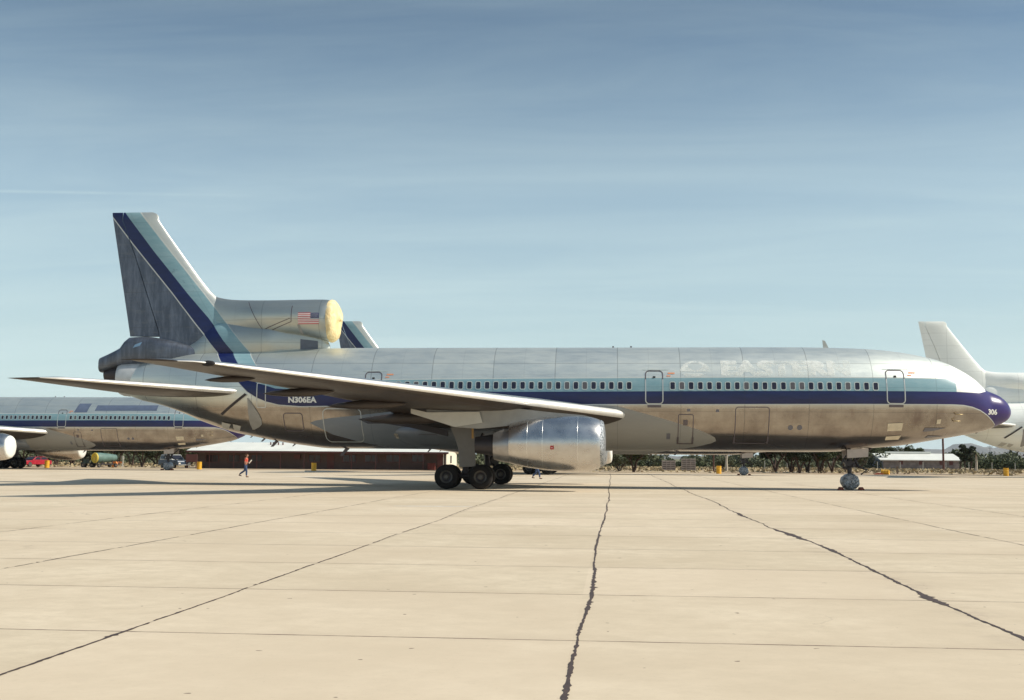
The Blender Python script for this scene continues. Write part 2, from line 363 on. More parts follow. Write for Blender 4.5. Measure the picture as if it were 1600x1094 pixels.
# fuselage outline, measured along the silhouette
FT = PL([(190, 568), (215, 566.5), (232, 563), (262, 558), (300, 553), (345, 550), (400, 549)])+[(P(480, 548)[0], 7.86), (P(560, 547)[0], 7.92), (-14, 7.94), (-3.5, 7.95)]+PL([(1340, 545.2), (1370, 547.2), (1400, 550.6), (1440, 557.6), (1470, 566), (1500, 580), (1520, 593), (1531, 603), (1540, 610.5), (1550, 614.5), (1558.5, 618.2), (1566, 623.3), (1572.7, 629.8), (1576.8, 636.5), (1578.8, 641.5)])
FB = PL([(190, 615.5), (210, 621), (223, 626), (244, 630.5), (289, 646), (315, 657.5), (341, 667), (367, 675.5), (400, 682.5), (430, 688.5), (480, 696.5), (520, 700.8)])+[(P(560, 702)[0], 2.10), (-14, 2.07), (-3.5, 2.07), (P(1300, 703)[0], 2.10)]+PL([(1350, 701.2), (1400, 697), (1450, 689.3), (1500, 680.8), (1530, 675.2), (1545, 670.5), (1556, 666), (1565, 662), (1571, 658.6), (1575.3, 654.5), (1578.3, 649), (1578.9, 646.5)])
xt = P(1579.1, 644)[0]; xa = P(190, 590)[0]
FT.append((xt, P(1579.1, 644)[1]+.04)); FB.append((xt, P(1579.1, 644)[1]-.04))
xs = sorted(set([round(q, 3) for q in np.concatenate([np.linspace(xa, xt-4, 170), xt-4*(1-np.linspace(0, 1, 60))**2.4])]))
FUS = Loft(xs, FT, FB)
# number two engine duct on the fuselage crown
DT = PL([(300, 476), (330, 462), (345, 465.8), (360, 468.2), (380, 469.3), (420, 469.6), (470, 468.8), (500, 468.4), (514, 468.9), (519, 470.5)])
DB = PL([(300, 530), (345, 528), (380, 527), (420, 525), (460, 525.5), (480, 528), (500, 532.3), (514, 534), (519, 533)])
lipx = P(519, 500)[0]
DW = [(P(300, 600)[0], .12), (P(330, 600)[0], .30), (P(370, 600)[0], .62), (P(420, 600)[0], 1.08), (P(470, 600)[0], 1.22), (P(505, 600)[0], 1.25), (lipx, 1.17)]
DUCT = Loft(sorted(np.concatenate([np.linspace(DT[0][0], lipx-.5, 40), np.linspace(lipx-.45, lipx, 8)])), DT, DB, wpts=DW)
# fairing between duct and crown
GT = PL([(225, 566), (300, 535), (350, 500), (420, 500), (500, 515), (516, 540)])
GB = PL([(225, 575), (300, 580), (420, 572), (500, 560), (516, 556)])
GW = [(P(225, 600)[0], .5), (P(300, 600)[0], .60), (P(360, 600)[0], .82), (P(420, 600)[0], .95), (P(450, 600)[0], .6), (P(480, 600)[0], .42), (P(500, 600)[0], .38), (P(516, 600)[0], .05)]
SAD = Loft(list(np.linspace(GT[0][0], GT[-1][0], 50)), GT, GB, wpts=GW)
# tail fairing over the exhaust
TT = PL([(161, 559.5), (185, 548.5), (197, 541), (204, 528.5), (232, 527), (262, 531), (300, 540), (350, 552)])
TB = PL([(161, 582.5), (192, 575), (222, 572), (300, 572), (350, 566)])
TW = [(P(161, 600)[0], .62), (P(185, 600)[0], .78), (P(215, 600)[0], .95), (P(250, 600)[0], 1.0), (P(300, 600)[0], .7), (P(350, 600)[0], .2)]
TAILF = Loft(list(np.linspace(TT[0][0], TT[-1][0], 30)), TT, TB, wpts=TW)
TAILF.p = 3.2
# fin
ftip = P(238, 331.5)[1]
LEz = [(z, x) for x, z in PL([(402, 574), (345, 470), (330, 456.5), (313, 435), (290, 403.5), (265, 368.5), (248, 344)])]
TEz = [(z, x) for x, z in PL([(232, 575), (204, 528), (190, 432), (176, 336)])]
LEf = lambda z: float(np.interp(z, *zip(*sorted(LEz)))); TEf = lambda z: float(np.interp(z, *zip(*sorted(TEz))))
HGz = [(z, x) for x, z in PL([(252, 522), (232, 460), (213, 400), (193, 345)])]
HGf = lambda z: float(np.interp(z, *zip(*sorted(HGz))))
def airf(t, tc):  # half thickness / chord at chord fraction t
    return tc/.2*(.2969*sqrt(max(t, 0))-.126*t-.3516*t*t+.2843*t**3-.1015*t**4)+.0012
def fin_y(x, z):
    a, b = LEf(z), TEf(z); c = a-b; tc = .135-.035*(z-8)/8; return c*airf(min(max((a-x)/c, 0), 1), tc)

def PS(u, v, side=1):
    """photo point on the near flank of the airliner (fin, fairings, tube) -> (x, z)"""
    y = 0.
    for _ in range(14):
        x, z = P(u, v, -y); yy = 0.
        for b in (FUS, DUCT, SAD, TAILF):
            if b.x0 <= x <= b.x1: yy = max(yy, b.y(x, z))
        if TEf(z) < x < LEf(z) and z > 6.5: yy = max(yy, fin_y(x, z))
        y = .5*y+.5*yy
    return P(u, v, -y)
def PSL(l): return [PS(*q) for q in l]
# ------------------------------------------------------------------ aircraft materials
def stripe_funcs():
    f1 = PSL([(150, 305), (175, 338), (207.6, 381.4), (270.3, 459.8), (306, 507), (345.8, 567), (386, 612.5), (400, 621.5), (415, 628), (435, 633), (470, 635.6), (540, 634.6), (820, 632.4), (1150, 632.2), (1488, 632.6), (1506, 633.6), (1520, 636.6), (1532, 641.5), (1542, 648.5), (1550, 657), (1554, 664)])
    f1.append((f1[-1][0]+.04, f1[-1][1]-1))
    f2 = PSL([(150, 271), (196, 333), (239.6, 391.6), (294, 460), (326.6, 498), (350, 534), (373, 570), (400, 598), (430, 607), (500, 611), (820, 612.2), (1150, 611), (1494, 612.3), (1530, 614.5), (1540, 612)]); f2.append((f2[-1][0]+.1, f2[-1][1]+1.5))
    f3 = PSL([(150, 242), (219, 331.5), (262.6, 387.8), (320, 459.8), (350, 500), (402.5, 574), (425, 586), (460, 592), (560, 593.5), (820, 591), (1150, 589.3), (1440, 591), (1480, 591.8), (1488, 593), (1494, 599)])
    return f1, f2, f3
f1, f2, f3 = stripe_funcs()
SFZ = lambda pts: (lambda x: float(np.interp(x, *zip(*sorted(pts)))))
z1, z2, z3 = SFZ(f1), SFZ(f2), SFZ(f3)
def flat_nose(pts):  # mean heights measured on the constant section
    return pts
BLUE = (.007, .012, .062); CYAN = (.18, .32, .37)
def metal_skin(name, livery=True, kind='fuselage', base=(.60, .61, .58), white=False, faded=False):
    m = NB(name); v, x, y, z = m.xyz()
    n1 = m.noise(v, .35, 6, .6); n2 = m.noise(v, 2.5, 6, .65, sc=(.35, 1, 1.6)); n3 = m.noise(v, 9, 4, .6, sc=(.5, 1, 1))
    # panels: frames every 3.4 m, lap joints every 1.35 m of height
    def line(q, p, o, w):
        f = m.math('DIVIDE', m.math('ADD', q, o), p)
        return m.rng(m.math('MULTIPLY', m.math('ABSOLUTE', m.math('SUBTRACT', m.math('FRACT', f), .5)), p), w*.4, w, 1, 0), m.math('FLOOR', m.math('ADD', f, .5))
    if kind == 'fin': lx, ix = line(z, 2.1, .3, .02); lz, iz = line(m.math('ADD', x, m.math('MULTIPLY', z, .62)), 1.35, .2, .02)
    else: lx, ix = line(x, 3.42, .9, .03); lz, iz = line(z, 1.33, .45, .02)
    cc = m.n('ShaderNodeCombineXYZ'); m.put(ix, cc.inputs[0]); m.put(iz, cc.inputs[1])
    wn = m.n('ShaderNodeTexWhiteNoise'); wn.noise_dimensions = '2D'; m.put(cc.outputs[0], wn.inputs[0])
    lines = m.math('MAXIMUM', lx, lz)
    if kind != 'fin':
        l2, i2 = line(x, 1.71, .05, .022); l3, i3 = line(z, .665, .12, .016); lines = m.math('MAXIMUM', lines, m.math('MULTIPLY', m.math('MAXIMUM', l2, l3), .28))
    if white:
        c = m.mix(m.rng(n1, .3, .7), (.80, .82, .77), (.88, .89, .85)); c = m.mix(m.rng(n2, .55, .8, 0, .25), c, (.45, .46, .42))
        m.col(m.mix(m.math('MULTIPLY', lines, .35), c, (.3, .3, .28))); m.rough(.42); m.metal(0); return m.m
    b = m.mix(m.rng(n1, .3, .7), tuple(q*.90 for q in base), tuple(q*1.06 for q in base))
    b = m.mix(m.math('MULTIPLY', wn.outputs[0], .30), b, tuple(q*.80 for q in base))
    b = m.mix(m.rng(n2, .52, .78, 0, .30), b, (.36, .35, .32))
    ro = m.math('ADD', m.rng(n2, .3, .7, .235, .34), m.math('MULTIPLY', wn.outputs[0], .06))
    mt = 0.93
    if kind == 'fuselage':
        low = m.rng(z, 4.9, 4.3, 0, 1); ro = m.fmix(low, m.math('ADD', ro, .20), m.math('SUBTRACT', ro, .10)); b = m.mix(low, m.mix(.5, b, (.84, .89, .83)), m.mix(1., b, m.mix(m.rng(m.noise(v, .8, 6, .65), .35, .68), (.68, .615, .585), (.46, .40, .38)), 'MULTIPLY'))  # paler crown, browner flank: sky and ground reflections put into the colour
    if kind == 'duct': ro = m.math('ADD', ro, .12)
    if kind in ('tailcone', 'fin'):
        b = m.mix(m.rng(m.noise(v, 1.5, 6, .7, sc=(1.8, 1, .35)), .42, .66, 0, .75), b, (.20, .23, .29))
    if kind in ('tailcone', 'fin'): ro = m.math('ADD', ro, .16); mt = .75
    if kind == 'fuselage':
        # grime round the nose gear bay and streaks down the flank
        dx = m.math('DIVIDE', m.math('SUBTRACT', x, P(1425, 600)[0]), 1.5); dz = m.math('DIVIDE', m.math('SUBTRACT', z, 3.9), .85)
        d = m.math('SQRT', m.math('ADD', m.math('MULTIPLY', dx, dx), m.math('MULTIPLY', dz, dz)))
        st = m.math('MULTIPLY', m.rng(d, .2, 1.2, 1, 0), m.rng(m.noise(v, 1.3, 5, .6, sc=(1.3, 1, .6)), .36, .62))
        b = m.mix(m.math('MULTIPLY', st, .62), b, (.14, .10, .09)); ro = m.fmix(st, ro, .4)
        sk = m.math('MULTIPLY', m.rng(m.noise(v, 3.0, 5, .7, sc=(1.6, 1, .12)), .56, .74), m.rng(z, 4.6, 4.2, 0, .42))
        b = m.mix(sk, b, (.20, .14, .115))
        # belly darkened towards the keel: reflected ground shadow put into the colour
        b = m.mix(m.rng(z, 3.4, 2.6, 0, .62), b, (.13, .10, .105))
    b = m.mix(m.math('MULTIPLY', lines, .42), b, (.10, .10, .10))
    if kind == 'duct':
        b = m.mix(.2, b, (.5, .52, .5))
    if livery:
        F1, F2, F3 = m.pw(x, f1), m.pw(x, f2), m.pw(x, f3)
        mb = m.math('MULTIPLY', m.step(z, F1), m.step(F2, z)); mc = m.math('MULTIPLY', m.step(z, F2), m.step(F3, z))
        mc = m.math('MULTIPLY', mc, m.step(PS(1494.5, 604)[0], x))
        w = .05 if kind == 'fin' else .026
        tr = m.math('MAXIMUM', m.step(w, m.math('ABSOLUTE', m.math('SUBTRACT', z, F1))), m.math('MULTIPLY', m.step(w, m.math('ABSOLUTE', m.math('SUBTRACT', z, F3))), m.step(PS(1490, 600)[0], x)))
        if kind != 'fin': tr = m.math('MULTIPLY', tr, m.step(P(1548, 600)[0], x))
        pn = m.rng(n1, .3, .7, .9, 1.1)
        cb = m.mix(m.rng(n2, .3, .75), BLUE, tuple(q*1.7 for q in BLUE)); cyn = m.mix(m.rng(n2, .3, .75), CYAN, (.27, .40, .44))
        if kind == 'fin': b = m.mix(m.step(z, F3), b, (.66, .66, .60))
        nose_tip = m.rng(x, P(1400, 600)[0], P(1560, 600)[0], 0, 1); cb = m.mix(nose_tip, cb, (.035, .018, .13))
        if kind == 'fin':
            chip = m.math('MULTIPLY', m.rng(m.noise(v, 2.6, 5, .8), .63, .66), m.rng(m.math('ABSOLUTE', m.math('SUBTRACT', z, P(310, 445)[1])), .4, 1.3, 1, 0))
            mc = m.math('MULTIPLY', mc, m.math('SUBTRACT', 1., chip))
        else:
            # worn, sun-bleached crown paint
            pass
        b = m.mix(mc, b, cyn); b = m.mix(mb, b, cb); b = m.mix(tr, b, (.52, .54, .52))
        anyp = m.math('MAXIMUM', m.math('MAXIMUM', mb, mc), tr)
        mtv = m.math('MULTIPLY', m.math('SUBTRACT', 1., anyp), mt)
        if kind == 'fuselage':
            # grey painted wing-root fairing patches, front and rear; rear's blue is painted-in sky reflection
            g1 = m.pw(x, PSL([(900, 633.6), (963, 634), (1040, 655.5), (1090, 671), (1110, 679.5), (1117, 684), (1119, 689)])); g0 = m.pw(x, PSL([(950, 720), (1070, 701), (1095, 697), (1112, 692.5), (1119, 689), (1119.5, 689)]))
            pf = m.math('MULTIPLY', m.math('MULTIPLY', m.step(z, g0), m.step(g1, z)), m.math('MULTIPLY', m.step(PS(1119, 689)[0], x), m.step(x, P(900, 640, -2.9)[0])))
            r1 = m.pw(x, PSL([(484, 661), (492, 657.5), (515, 653.5), (560, 649), (640, 640), (705, 640)])); r0 = m.pw(x, PSL([(484, 661), (500, 669), (520, 679), (560, 690), (600, 698), (640, 703.5), (700, 703.5)]))
            pr = m.math('MULTIPLY', m.math('MULTIPLY', m.step(z, r0), m.step(r1, z)), m.math('MULTIPLY', m.step(x, PS(484, 661)[0]), m.step(P(900, 640, -2.9)[0], x)))
            b = m.mix(pf, b, m.mix(n2, (.25, .245, .23), (.30, .295, .275))); b = m.mix(pr, b, m.mix(n2, (.18, .205, .24), (.235, .26, .29)))
            pp = m.math('MAXIMUM', pf, pr); b = m.mix(m.math('MULTIPLY', m.math('MULTIPLY', lx, pp), .3), b, (.08, .08, .08))
            # white sheeting taped over the cockpit glass
            cvm = m.math('MULTIPLY', m.math('MULTIPLY', m.step(z, F2), m.step(x, PS(1494, 604)[0])), m.step(P(1541, 600)[0], x))
            b = m.mix(cvm, b, (.80, .80, .76)); pp = m.math('MAXIMUM', pp, cvm)
            mtv = m.math('MULTIPLY', mtv, m.math('SUBTRACT', 1., pp)); ro = m.fmix(pp, ro, .5)
        m.metal(mtv); ro = m.fmix(anyp, ro, .30)
        b = m.mix(m.math('MULTIPLY', lines, m.math('MULTIPLY', anyp, .22)), b, (.03, .03, .05))
    else: m.metal(mt)
    m.col(b); m.rough(ro)
    m.bump(m.math('ADD', m.math('MULTIPLY', n1, 1.), m.math('MULTIPLY', lines, -.12)), .22, .03)
    return m.m
MAT = dict(
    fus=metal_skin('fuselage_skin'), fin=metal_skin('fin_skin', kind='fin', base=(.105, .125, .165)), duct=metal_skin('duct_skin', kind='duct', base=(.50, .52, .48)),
    bare=metal_skin('bare_aluminium', livery=False, kind='part', base=(.62, .62, .60)),
    tail=metal_skin('tail_skin', livery=False, kind='fin', base=(.19, .205, .235)),
    wfus=metal_skin('white_skin', white=True), )
MAT['rim'] = plain('rim_metal', (.13, .12, .11), .5, .5)
MAT['tyre'] = plain('tyre_rubber', (.012, .010, .010), .85, 0, .3, 8)
MAT['dark'] = plain('dark_metal', (.05, .045, .05), .5, .5)
MAT['black'] = plain('black_opening', (.012, .01, .012), .8)
MAT['grey'] = plain('grey_paint', (.30, .295, .28), .5, 0, .1, 2)
MAT['lgrey'] = plain('light_grey_paint', (.52, .51, .47), .5, 0, .06, 2)
MAT['under'] = plain('wing_underside_shaded_paint', (.052, .040, .034), .45, .1, .35, .8)  # underside shade worked into a darker paint colour
MAT['white'] = plain('white_paint', (.78, .77, .72), .45, 0, .04)
MAT['orange'] = plain('faded_orange_paint', (.72, .30, .16), .6)
MAT['lead'] = plain('polished_leading_edge', (.80, .78, .74), .42, .35, .03)
MAT['outl'] = plain('door_surround_silver', (.52, .54, .53), .4, .3)
MAT['outd'] = plain('door_surround_dark', (.13, .11, .12), .5, .3)
MAT['glass'] = plain('cabin_glass', (.022, .022, .04), .25, 0)
MAT['shade'] = plain('cabin_blind', (.095, .09, .10), .5)
MAT['wrim'] = plain('window_rim', (.55, .60, .56), .4, .4)
MAT['beige'] = plain('beige_patch', (.62, .55, .42), .7)
MAT['red'] = plain('red_paint', (.45, .03, .03), .5)
MAT['flagred'] = plain('flag_red', (.50, .05, .07), .5); MAT['flagblue'] = plain('flag_blue', (.035, .045, .13), .5)
MAT['tail'] = metal_skin('tail_skin_dull', livery=False, kind='tailcone', base=(.12, .135, .165))
m = NB('yellow_tarp'); v, x, y, z = m.xyz(); n = m.noise(v, 2.2, 6, .6, sc=(1, 1, .6), dist=1.2); m.col(m.mix(m.rng(n, .35, .65), (.78, .56, .25), (.88, .73, .42))); m.rough(.55); m.bump(n, .9, .12); MAT['tarp'] = m.m
m = NB('silver_foil'); v, x, y, z = m.xyz(); n = m.noise(v, 7, 6, .7, dist=1.5); m.col(m.mix(m.rng(n, .42, .6), (.13, .15, .17), (.55, .57, .60))); m.rough(.38); m.metal(.6); m.bump(n, 1., .06); MAT['foil'] = m.m
m = NB('polished_cowl'); v, x, y, z = m.xyz(); n = m.noise(v, 1.3, 6, .6); n2 = m.noise(v, 14, 3, .5, sc=(.1, 1, 1))
m.col(m.mix(m.rng(n, .3, .7), (.50, .48, .47), (.63, .62, .61))); m.metal(.97); m.rough(m.math('ADD', m.rng(n, .3, .7, .20, .32), m.math('MULTIPLY', n2, .06))); m.bump(m.noise(v, 1.1, 3, .5), .35, .05); MAT['cowl'] = m.m
m = NB('polished_ghost_lettering'); v, x, y, z = m.xyz(); n = m.noise(v, 1.6, 6, .75, sc=(.8, 1, 1)); m.col(m.mix(m.rng(n, .40, .62), (.84, .85, .82), (.92, .93, .89))); m.metal(.12); m.rough(.5)
m.put(m.rng(n, .38, .58, .08, .62), m.b.inputs['Alpha']); MAT['ghost'] = m.m

# ------------------------------------------------------------------ skin-hugging marks
SD = -1  # camera's side
def on(body, x, z, off, side=SD):
    n = body.nrm(x, z) if hasattr(body, 'nrm') else Vector((0, 1, 0)); y = body.y(x, z)
    return (x+n.x*off, side*(y+n.y*off), z+n.z*off)
def ring_poly(x0, x1, za, zb, r, n=6):
    r = min(r, (x1-x0)/2*.98, (zb-za)/2*.98); P_ = []
    for cx, cz, a0 in ((x1-r, zb-r, 0), (x0+r, zb-r, 90), (x0+r, za+r, 180), (x1-r, za+r, 270)):
        for k in range(n+1): a = R(a0+90*k/n); P_.append((cx+r*cos(a), cz+r*sin(a)))
    return P_
def densify(poly, d=.25):
    o = []
    for i, a in enumerate(poly):
        b = poly[(i+1) % len(poly)]; n = max(1, int(math.hypot(b[0]-a[0], b[1]-a[1])/d))
        o += [(a[0]+(b[0]-a[0])*k/n, a[1]+(b[1]-a[1])*k/n) for k in range(n)]
    return o
def frame_mb(mb, body, x0, x1, za, zb, w, r, off, m=0, side=SD, d=.25):
    outer = ring_poly(x0, x1, za, zb, r); inner = ring_poly(x0+w, x1-w, za+w, zb-w, max(.01, r-w)); 
    # same vertex count on both rings, split long edges together
    O = []; I = []
    for i in range(len(outer)):
        a, b, c, e = outer[i], outer[(i+1) % len(outer)], inner[i], inner[(i+1) % len(inner)]
        n = max(1, int(math.hypot(b[0]-a[0], b[1]-a[1])/d))
        for k in range(n):
            t = k/n; O.append((a[0]+(b[0]-a[0])*t, a[1]+(b[1]-a[1])*t)); I.append((c[0]+(e[0]-c[0])*t, c[1]+(e[1]-c[1])*t))
    n = len(O); V = [on(body, *p, off, side) for p in O]+[on(body, *p, off, side) for p in I]
    mb.add(V, [(i, (i+1) % n, n+(i+1) % n, n+i) for i in range(n)], m); return mb
def patch_mb(mb, body, quad, off, m=0, nx=4, nz=6, side=SD):
    """quad = 4 corners (x,z): lower-left, lower-right, upper-right, upper-left"""
    V = []
    for j in range(nz+1):
        for i in range(nx+1):
            s_, t_ = i/nx, j/nz; a, b, c, d = quad
            V.append(on(body, a[0]*(1-s_)*(1-t_)+b[0]*s_*(1-t_)+c[0]*s_*t_+d[0]*(1-s_)*t_, a[1]*(1-s_)*(1-t_)+b[1]*s_*(1-t_)+c[1]*s_*t_+d[1]*(1-s_)*t_, off, side))
    return mb.add(V, [(j*(nx+1)+i, j*(nx+1)+i+1, (j+1)*(nx+1)+i+1, (j+1)*(nx+1)+i) for j in range(nz) for i in range(nx)], m)
def rect(x0, x1, a, b): return [(x0, a), (x1, a), (x1, b), (x0, b)]
def disc_mb(mb, body, x, z, rx, rz, off, m=0, n=18, side=SD):
    V = [on(body, x, z, off, side)]+[on(body, x+rx*cos(2*pi*k/n), z+rz*sin(2*pi*k/n), off, side) for k in range(n)]
    return mb.add(V, [(0, 1+k, 1+(k+1) % n) for k in range(n)], m)
def lettering(name, text, body, x0, x1, za, zb, mat, parent, off=.012, side=SD, bold=.02, space=1.0, cut=.15):
    cu = bpy.data.curves.new(name, 'FONT'); cu.body = text; cu.offset = bold; cu.space_character = space; cu.resolution_u = 4
    tmp = bpy.data.objects.new(name, cu); COL.objects.link(tmp); bpy.context.view_layer.update()
    me = bpy.data.meshes.new_from_object(tmp.evaluated_get(bpy.context.evaluated_depsgraph_get())); bpy.data.objects.remove(tmp); bpy.data.curves.remove(cu)
    co = [v.co for v in me.vertices]; a0, a1 = min(c.x for c in co), max(c.x for c in co); b0, b1 = min(c.y for c in co), max(c.y for c in co)
    for v in me.vertices: v.co = Vector((x0+(v.co.x-a0)/(a1-a0)*(x1-x0), 0, za+(v.co.y-b0)/(b1-b0)*(zb-za)))
    bm = bmesh.new(); bm.from_mesh(me)
    for q in np.arange(za+cut, zb, cut): bmesh.ops.bisect_plane(bm, geom=bm.verts[:]+bm.edges[:]+bm.faces[:], plane_co=(0, 0, q), plane_no=(0, 0, 1))
    for q in np.arange(x0+cut*2, x1, cut*2): bmesh.ops.bisect_plane(bm, geom=bm.verts[:]+bm.edges[:]+bm.faces[:], plane_co=(q, 0, 0), plane_no=(1, 0, 0))
    for v in bm.verts: v.co = Vector(on(body, v.co.x, v.co.z, off, side))
    bm.to_mesh(me); bm.free(); me.name = name; me.materials.clear(); me.materials.append(mat); return link(bpy.data.objects.new(name, me), parent)

# ------------------------------------------------------------------ lifting surfaces
def wing_loft(name, st, mats, parent, side, ncap=True, lead=.032):
    """st: list of (y, xLE, zLE, chord, t/c, twist, camber)"""
    T = np.concatenate([(1-np.cos(np.linspace(0, pi, 27)))/2]); V = []; Fc = []; FM = []
    n = len(T)
    for (y, xl, zl, ch, tc, tw, cb) in st:
        up_, lo = [], []
        for t in T:
            h = airf(t, tc)*ch; cz = cb*ch*4*t*(1-t)
            for s_, L_ in ((1, up_), (-1, lo)):
                px, pz = -t*ch, cz+s_*h; L_.append((xl+px*cos(tw)-pz*sin(tw)*0, side*y, zl+pz+px*sin(tw)))
        V += up_+lo[::-1]
    m2 = 2*n
    for i in range(len(st)-1):
        for k in range(m2):
            a = i*m2+k; b = i*m2+(k+1) % m2; Fc.append((a, b, b+m2, a+m2))
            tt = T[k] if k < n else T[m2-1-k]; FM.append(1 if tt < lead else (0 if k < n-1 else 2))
    if ncap: Fc += [tuple(range(m2)), tuple((len(st)-1)*m2+k for k in range(m2-1, -1, -1))]; FM += [2, 2]
    o = mesh_obj(name, V, Fc, mats, parent, fm=FM, angle=None); return clean_normals(o)
# leading edge seen in the photograph -> (y, x, z)
def line_le(pts_uv, y0, x0, y1, x1):
    """true point of the sweep line under each photo point"""
    o = []
    for u, v in pts_uv:
        lo, hi = 0., 30.
        for _ in range(50):
            mid = (lo+hi)/2; xx = P(u, v, -mid)[0]; tgt = x0+(x1-x0)*(mid-y0)/(y1-y0)
            if xx > tgt: lo = mid
            else: hi = mid
        # xx decreases faster with y than the sweep line does
        o.append((mid, *P(u, v, -mid)))
    return o
WR = P(973, 647, -2.9); WT = P(330, 567.5, -22.9)
WLE = [(2.9, *WR)]+line_le([(880, 634.5), (780, 625.5), (680, 610.5), (580, 597), (480, 585), (400, 575.5)], 2.9, WR[0], 22.9, WT[0])+[(22.9, *WT)]
WLE = sorted(WLE)
def wle(y): return float(np.interp(y, [a[0] for a in WLE], [a[1] for a in WLE])), float(np.interp(y, [a[0] for a in WLE], [a[2] for a in WLE]))
xk = WR[0]-.80*(9.2-2.9)
def wchord(y):
    return float(np.interp(y, [0, 2.9, 9.0, 22.9, 23.5], [13.0, 11.3, 7.5, 3.0, 2.3]))
def wing_stations():
    st = []
    for y in [0, 1.5, 2.9, 4, 5.2, 6.5, 7.8, 9, 10.5, 12, 13.5, 15, 16.5, 18, 19.5, 21, 22.2, 22.9, 23.3, 23.55]:
        if y < 2.9: xl, zl = WR[0]+(2.9-y)*.8, WR[1]-(2.9-y)*.10
        elif y > 22.9: xl, zl = WT[0]-(y-22.9)*1.3-(.25 if y > 23.4 else 0), WT[1]+.03
        else: xl, zl = wle(y)
        tc = float(np.interp(y, [0, 3, 9, 22, 23.55], [.085, .095, .105, .09, .03])); tw = float(np.interp(y, [0, 5, 23], [R(5.5), R(2.4), R(-1.5)]))
        st.append((y, xl, zl, wchord(y), tc, tw, float(np.interp(y, [0, 3, 7], [0, .003, .012]))))
    return st
WST = wing_stations()
def wing_point(y, t, side, up=False):
    for a, b in zip(WST, WST[1:]):
        if a[0] <= y <= b[0]:
            k = (y-a[0])/(b[0]-a[0]); q = [a[i]+(b[i]-a[i])*k for i in range(7)]; break
    h = airf(t, q[4])*q[3]*(1 if up else -1)+q[6]*q[3]*4*t*(1-t)
    return Vector((q[1]-t*q[3], side*y, q[2]+h-t*q[3]*sin(q[5])))

SR = P(386, 612.5, -1.9); ST = P(98, 591.3, -10.5)
def stab_stations():
    st = []
    for y in [.6, 1.9, 3.5, 5.5, 7.5, 9.3, 10.3, 10.7, 10.93]:
        k = (y-1.9)/(10.5-1.9); xl = SR[0]+(ST[0]-SR[0])*k; zl = SR[1]+(ST[1]-SR[1])*k
        if y > 10.4: xl -= (y-10.4)*1.2
        ch = float(np.interp(y, [0, 1.9, 10.5, 10.93], [8.6, 7.3, 2.5, 1.7])); st.append((y, xl, zl, ch, float(np.interp(y, [0, 2, 4, 10.4, 10.93], [.06, .07, .092, .09, .03])), R(.6), -.004))
    return st
SST = stab_stations()

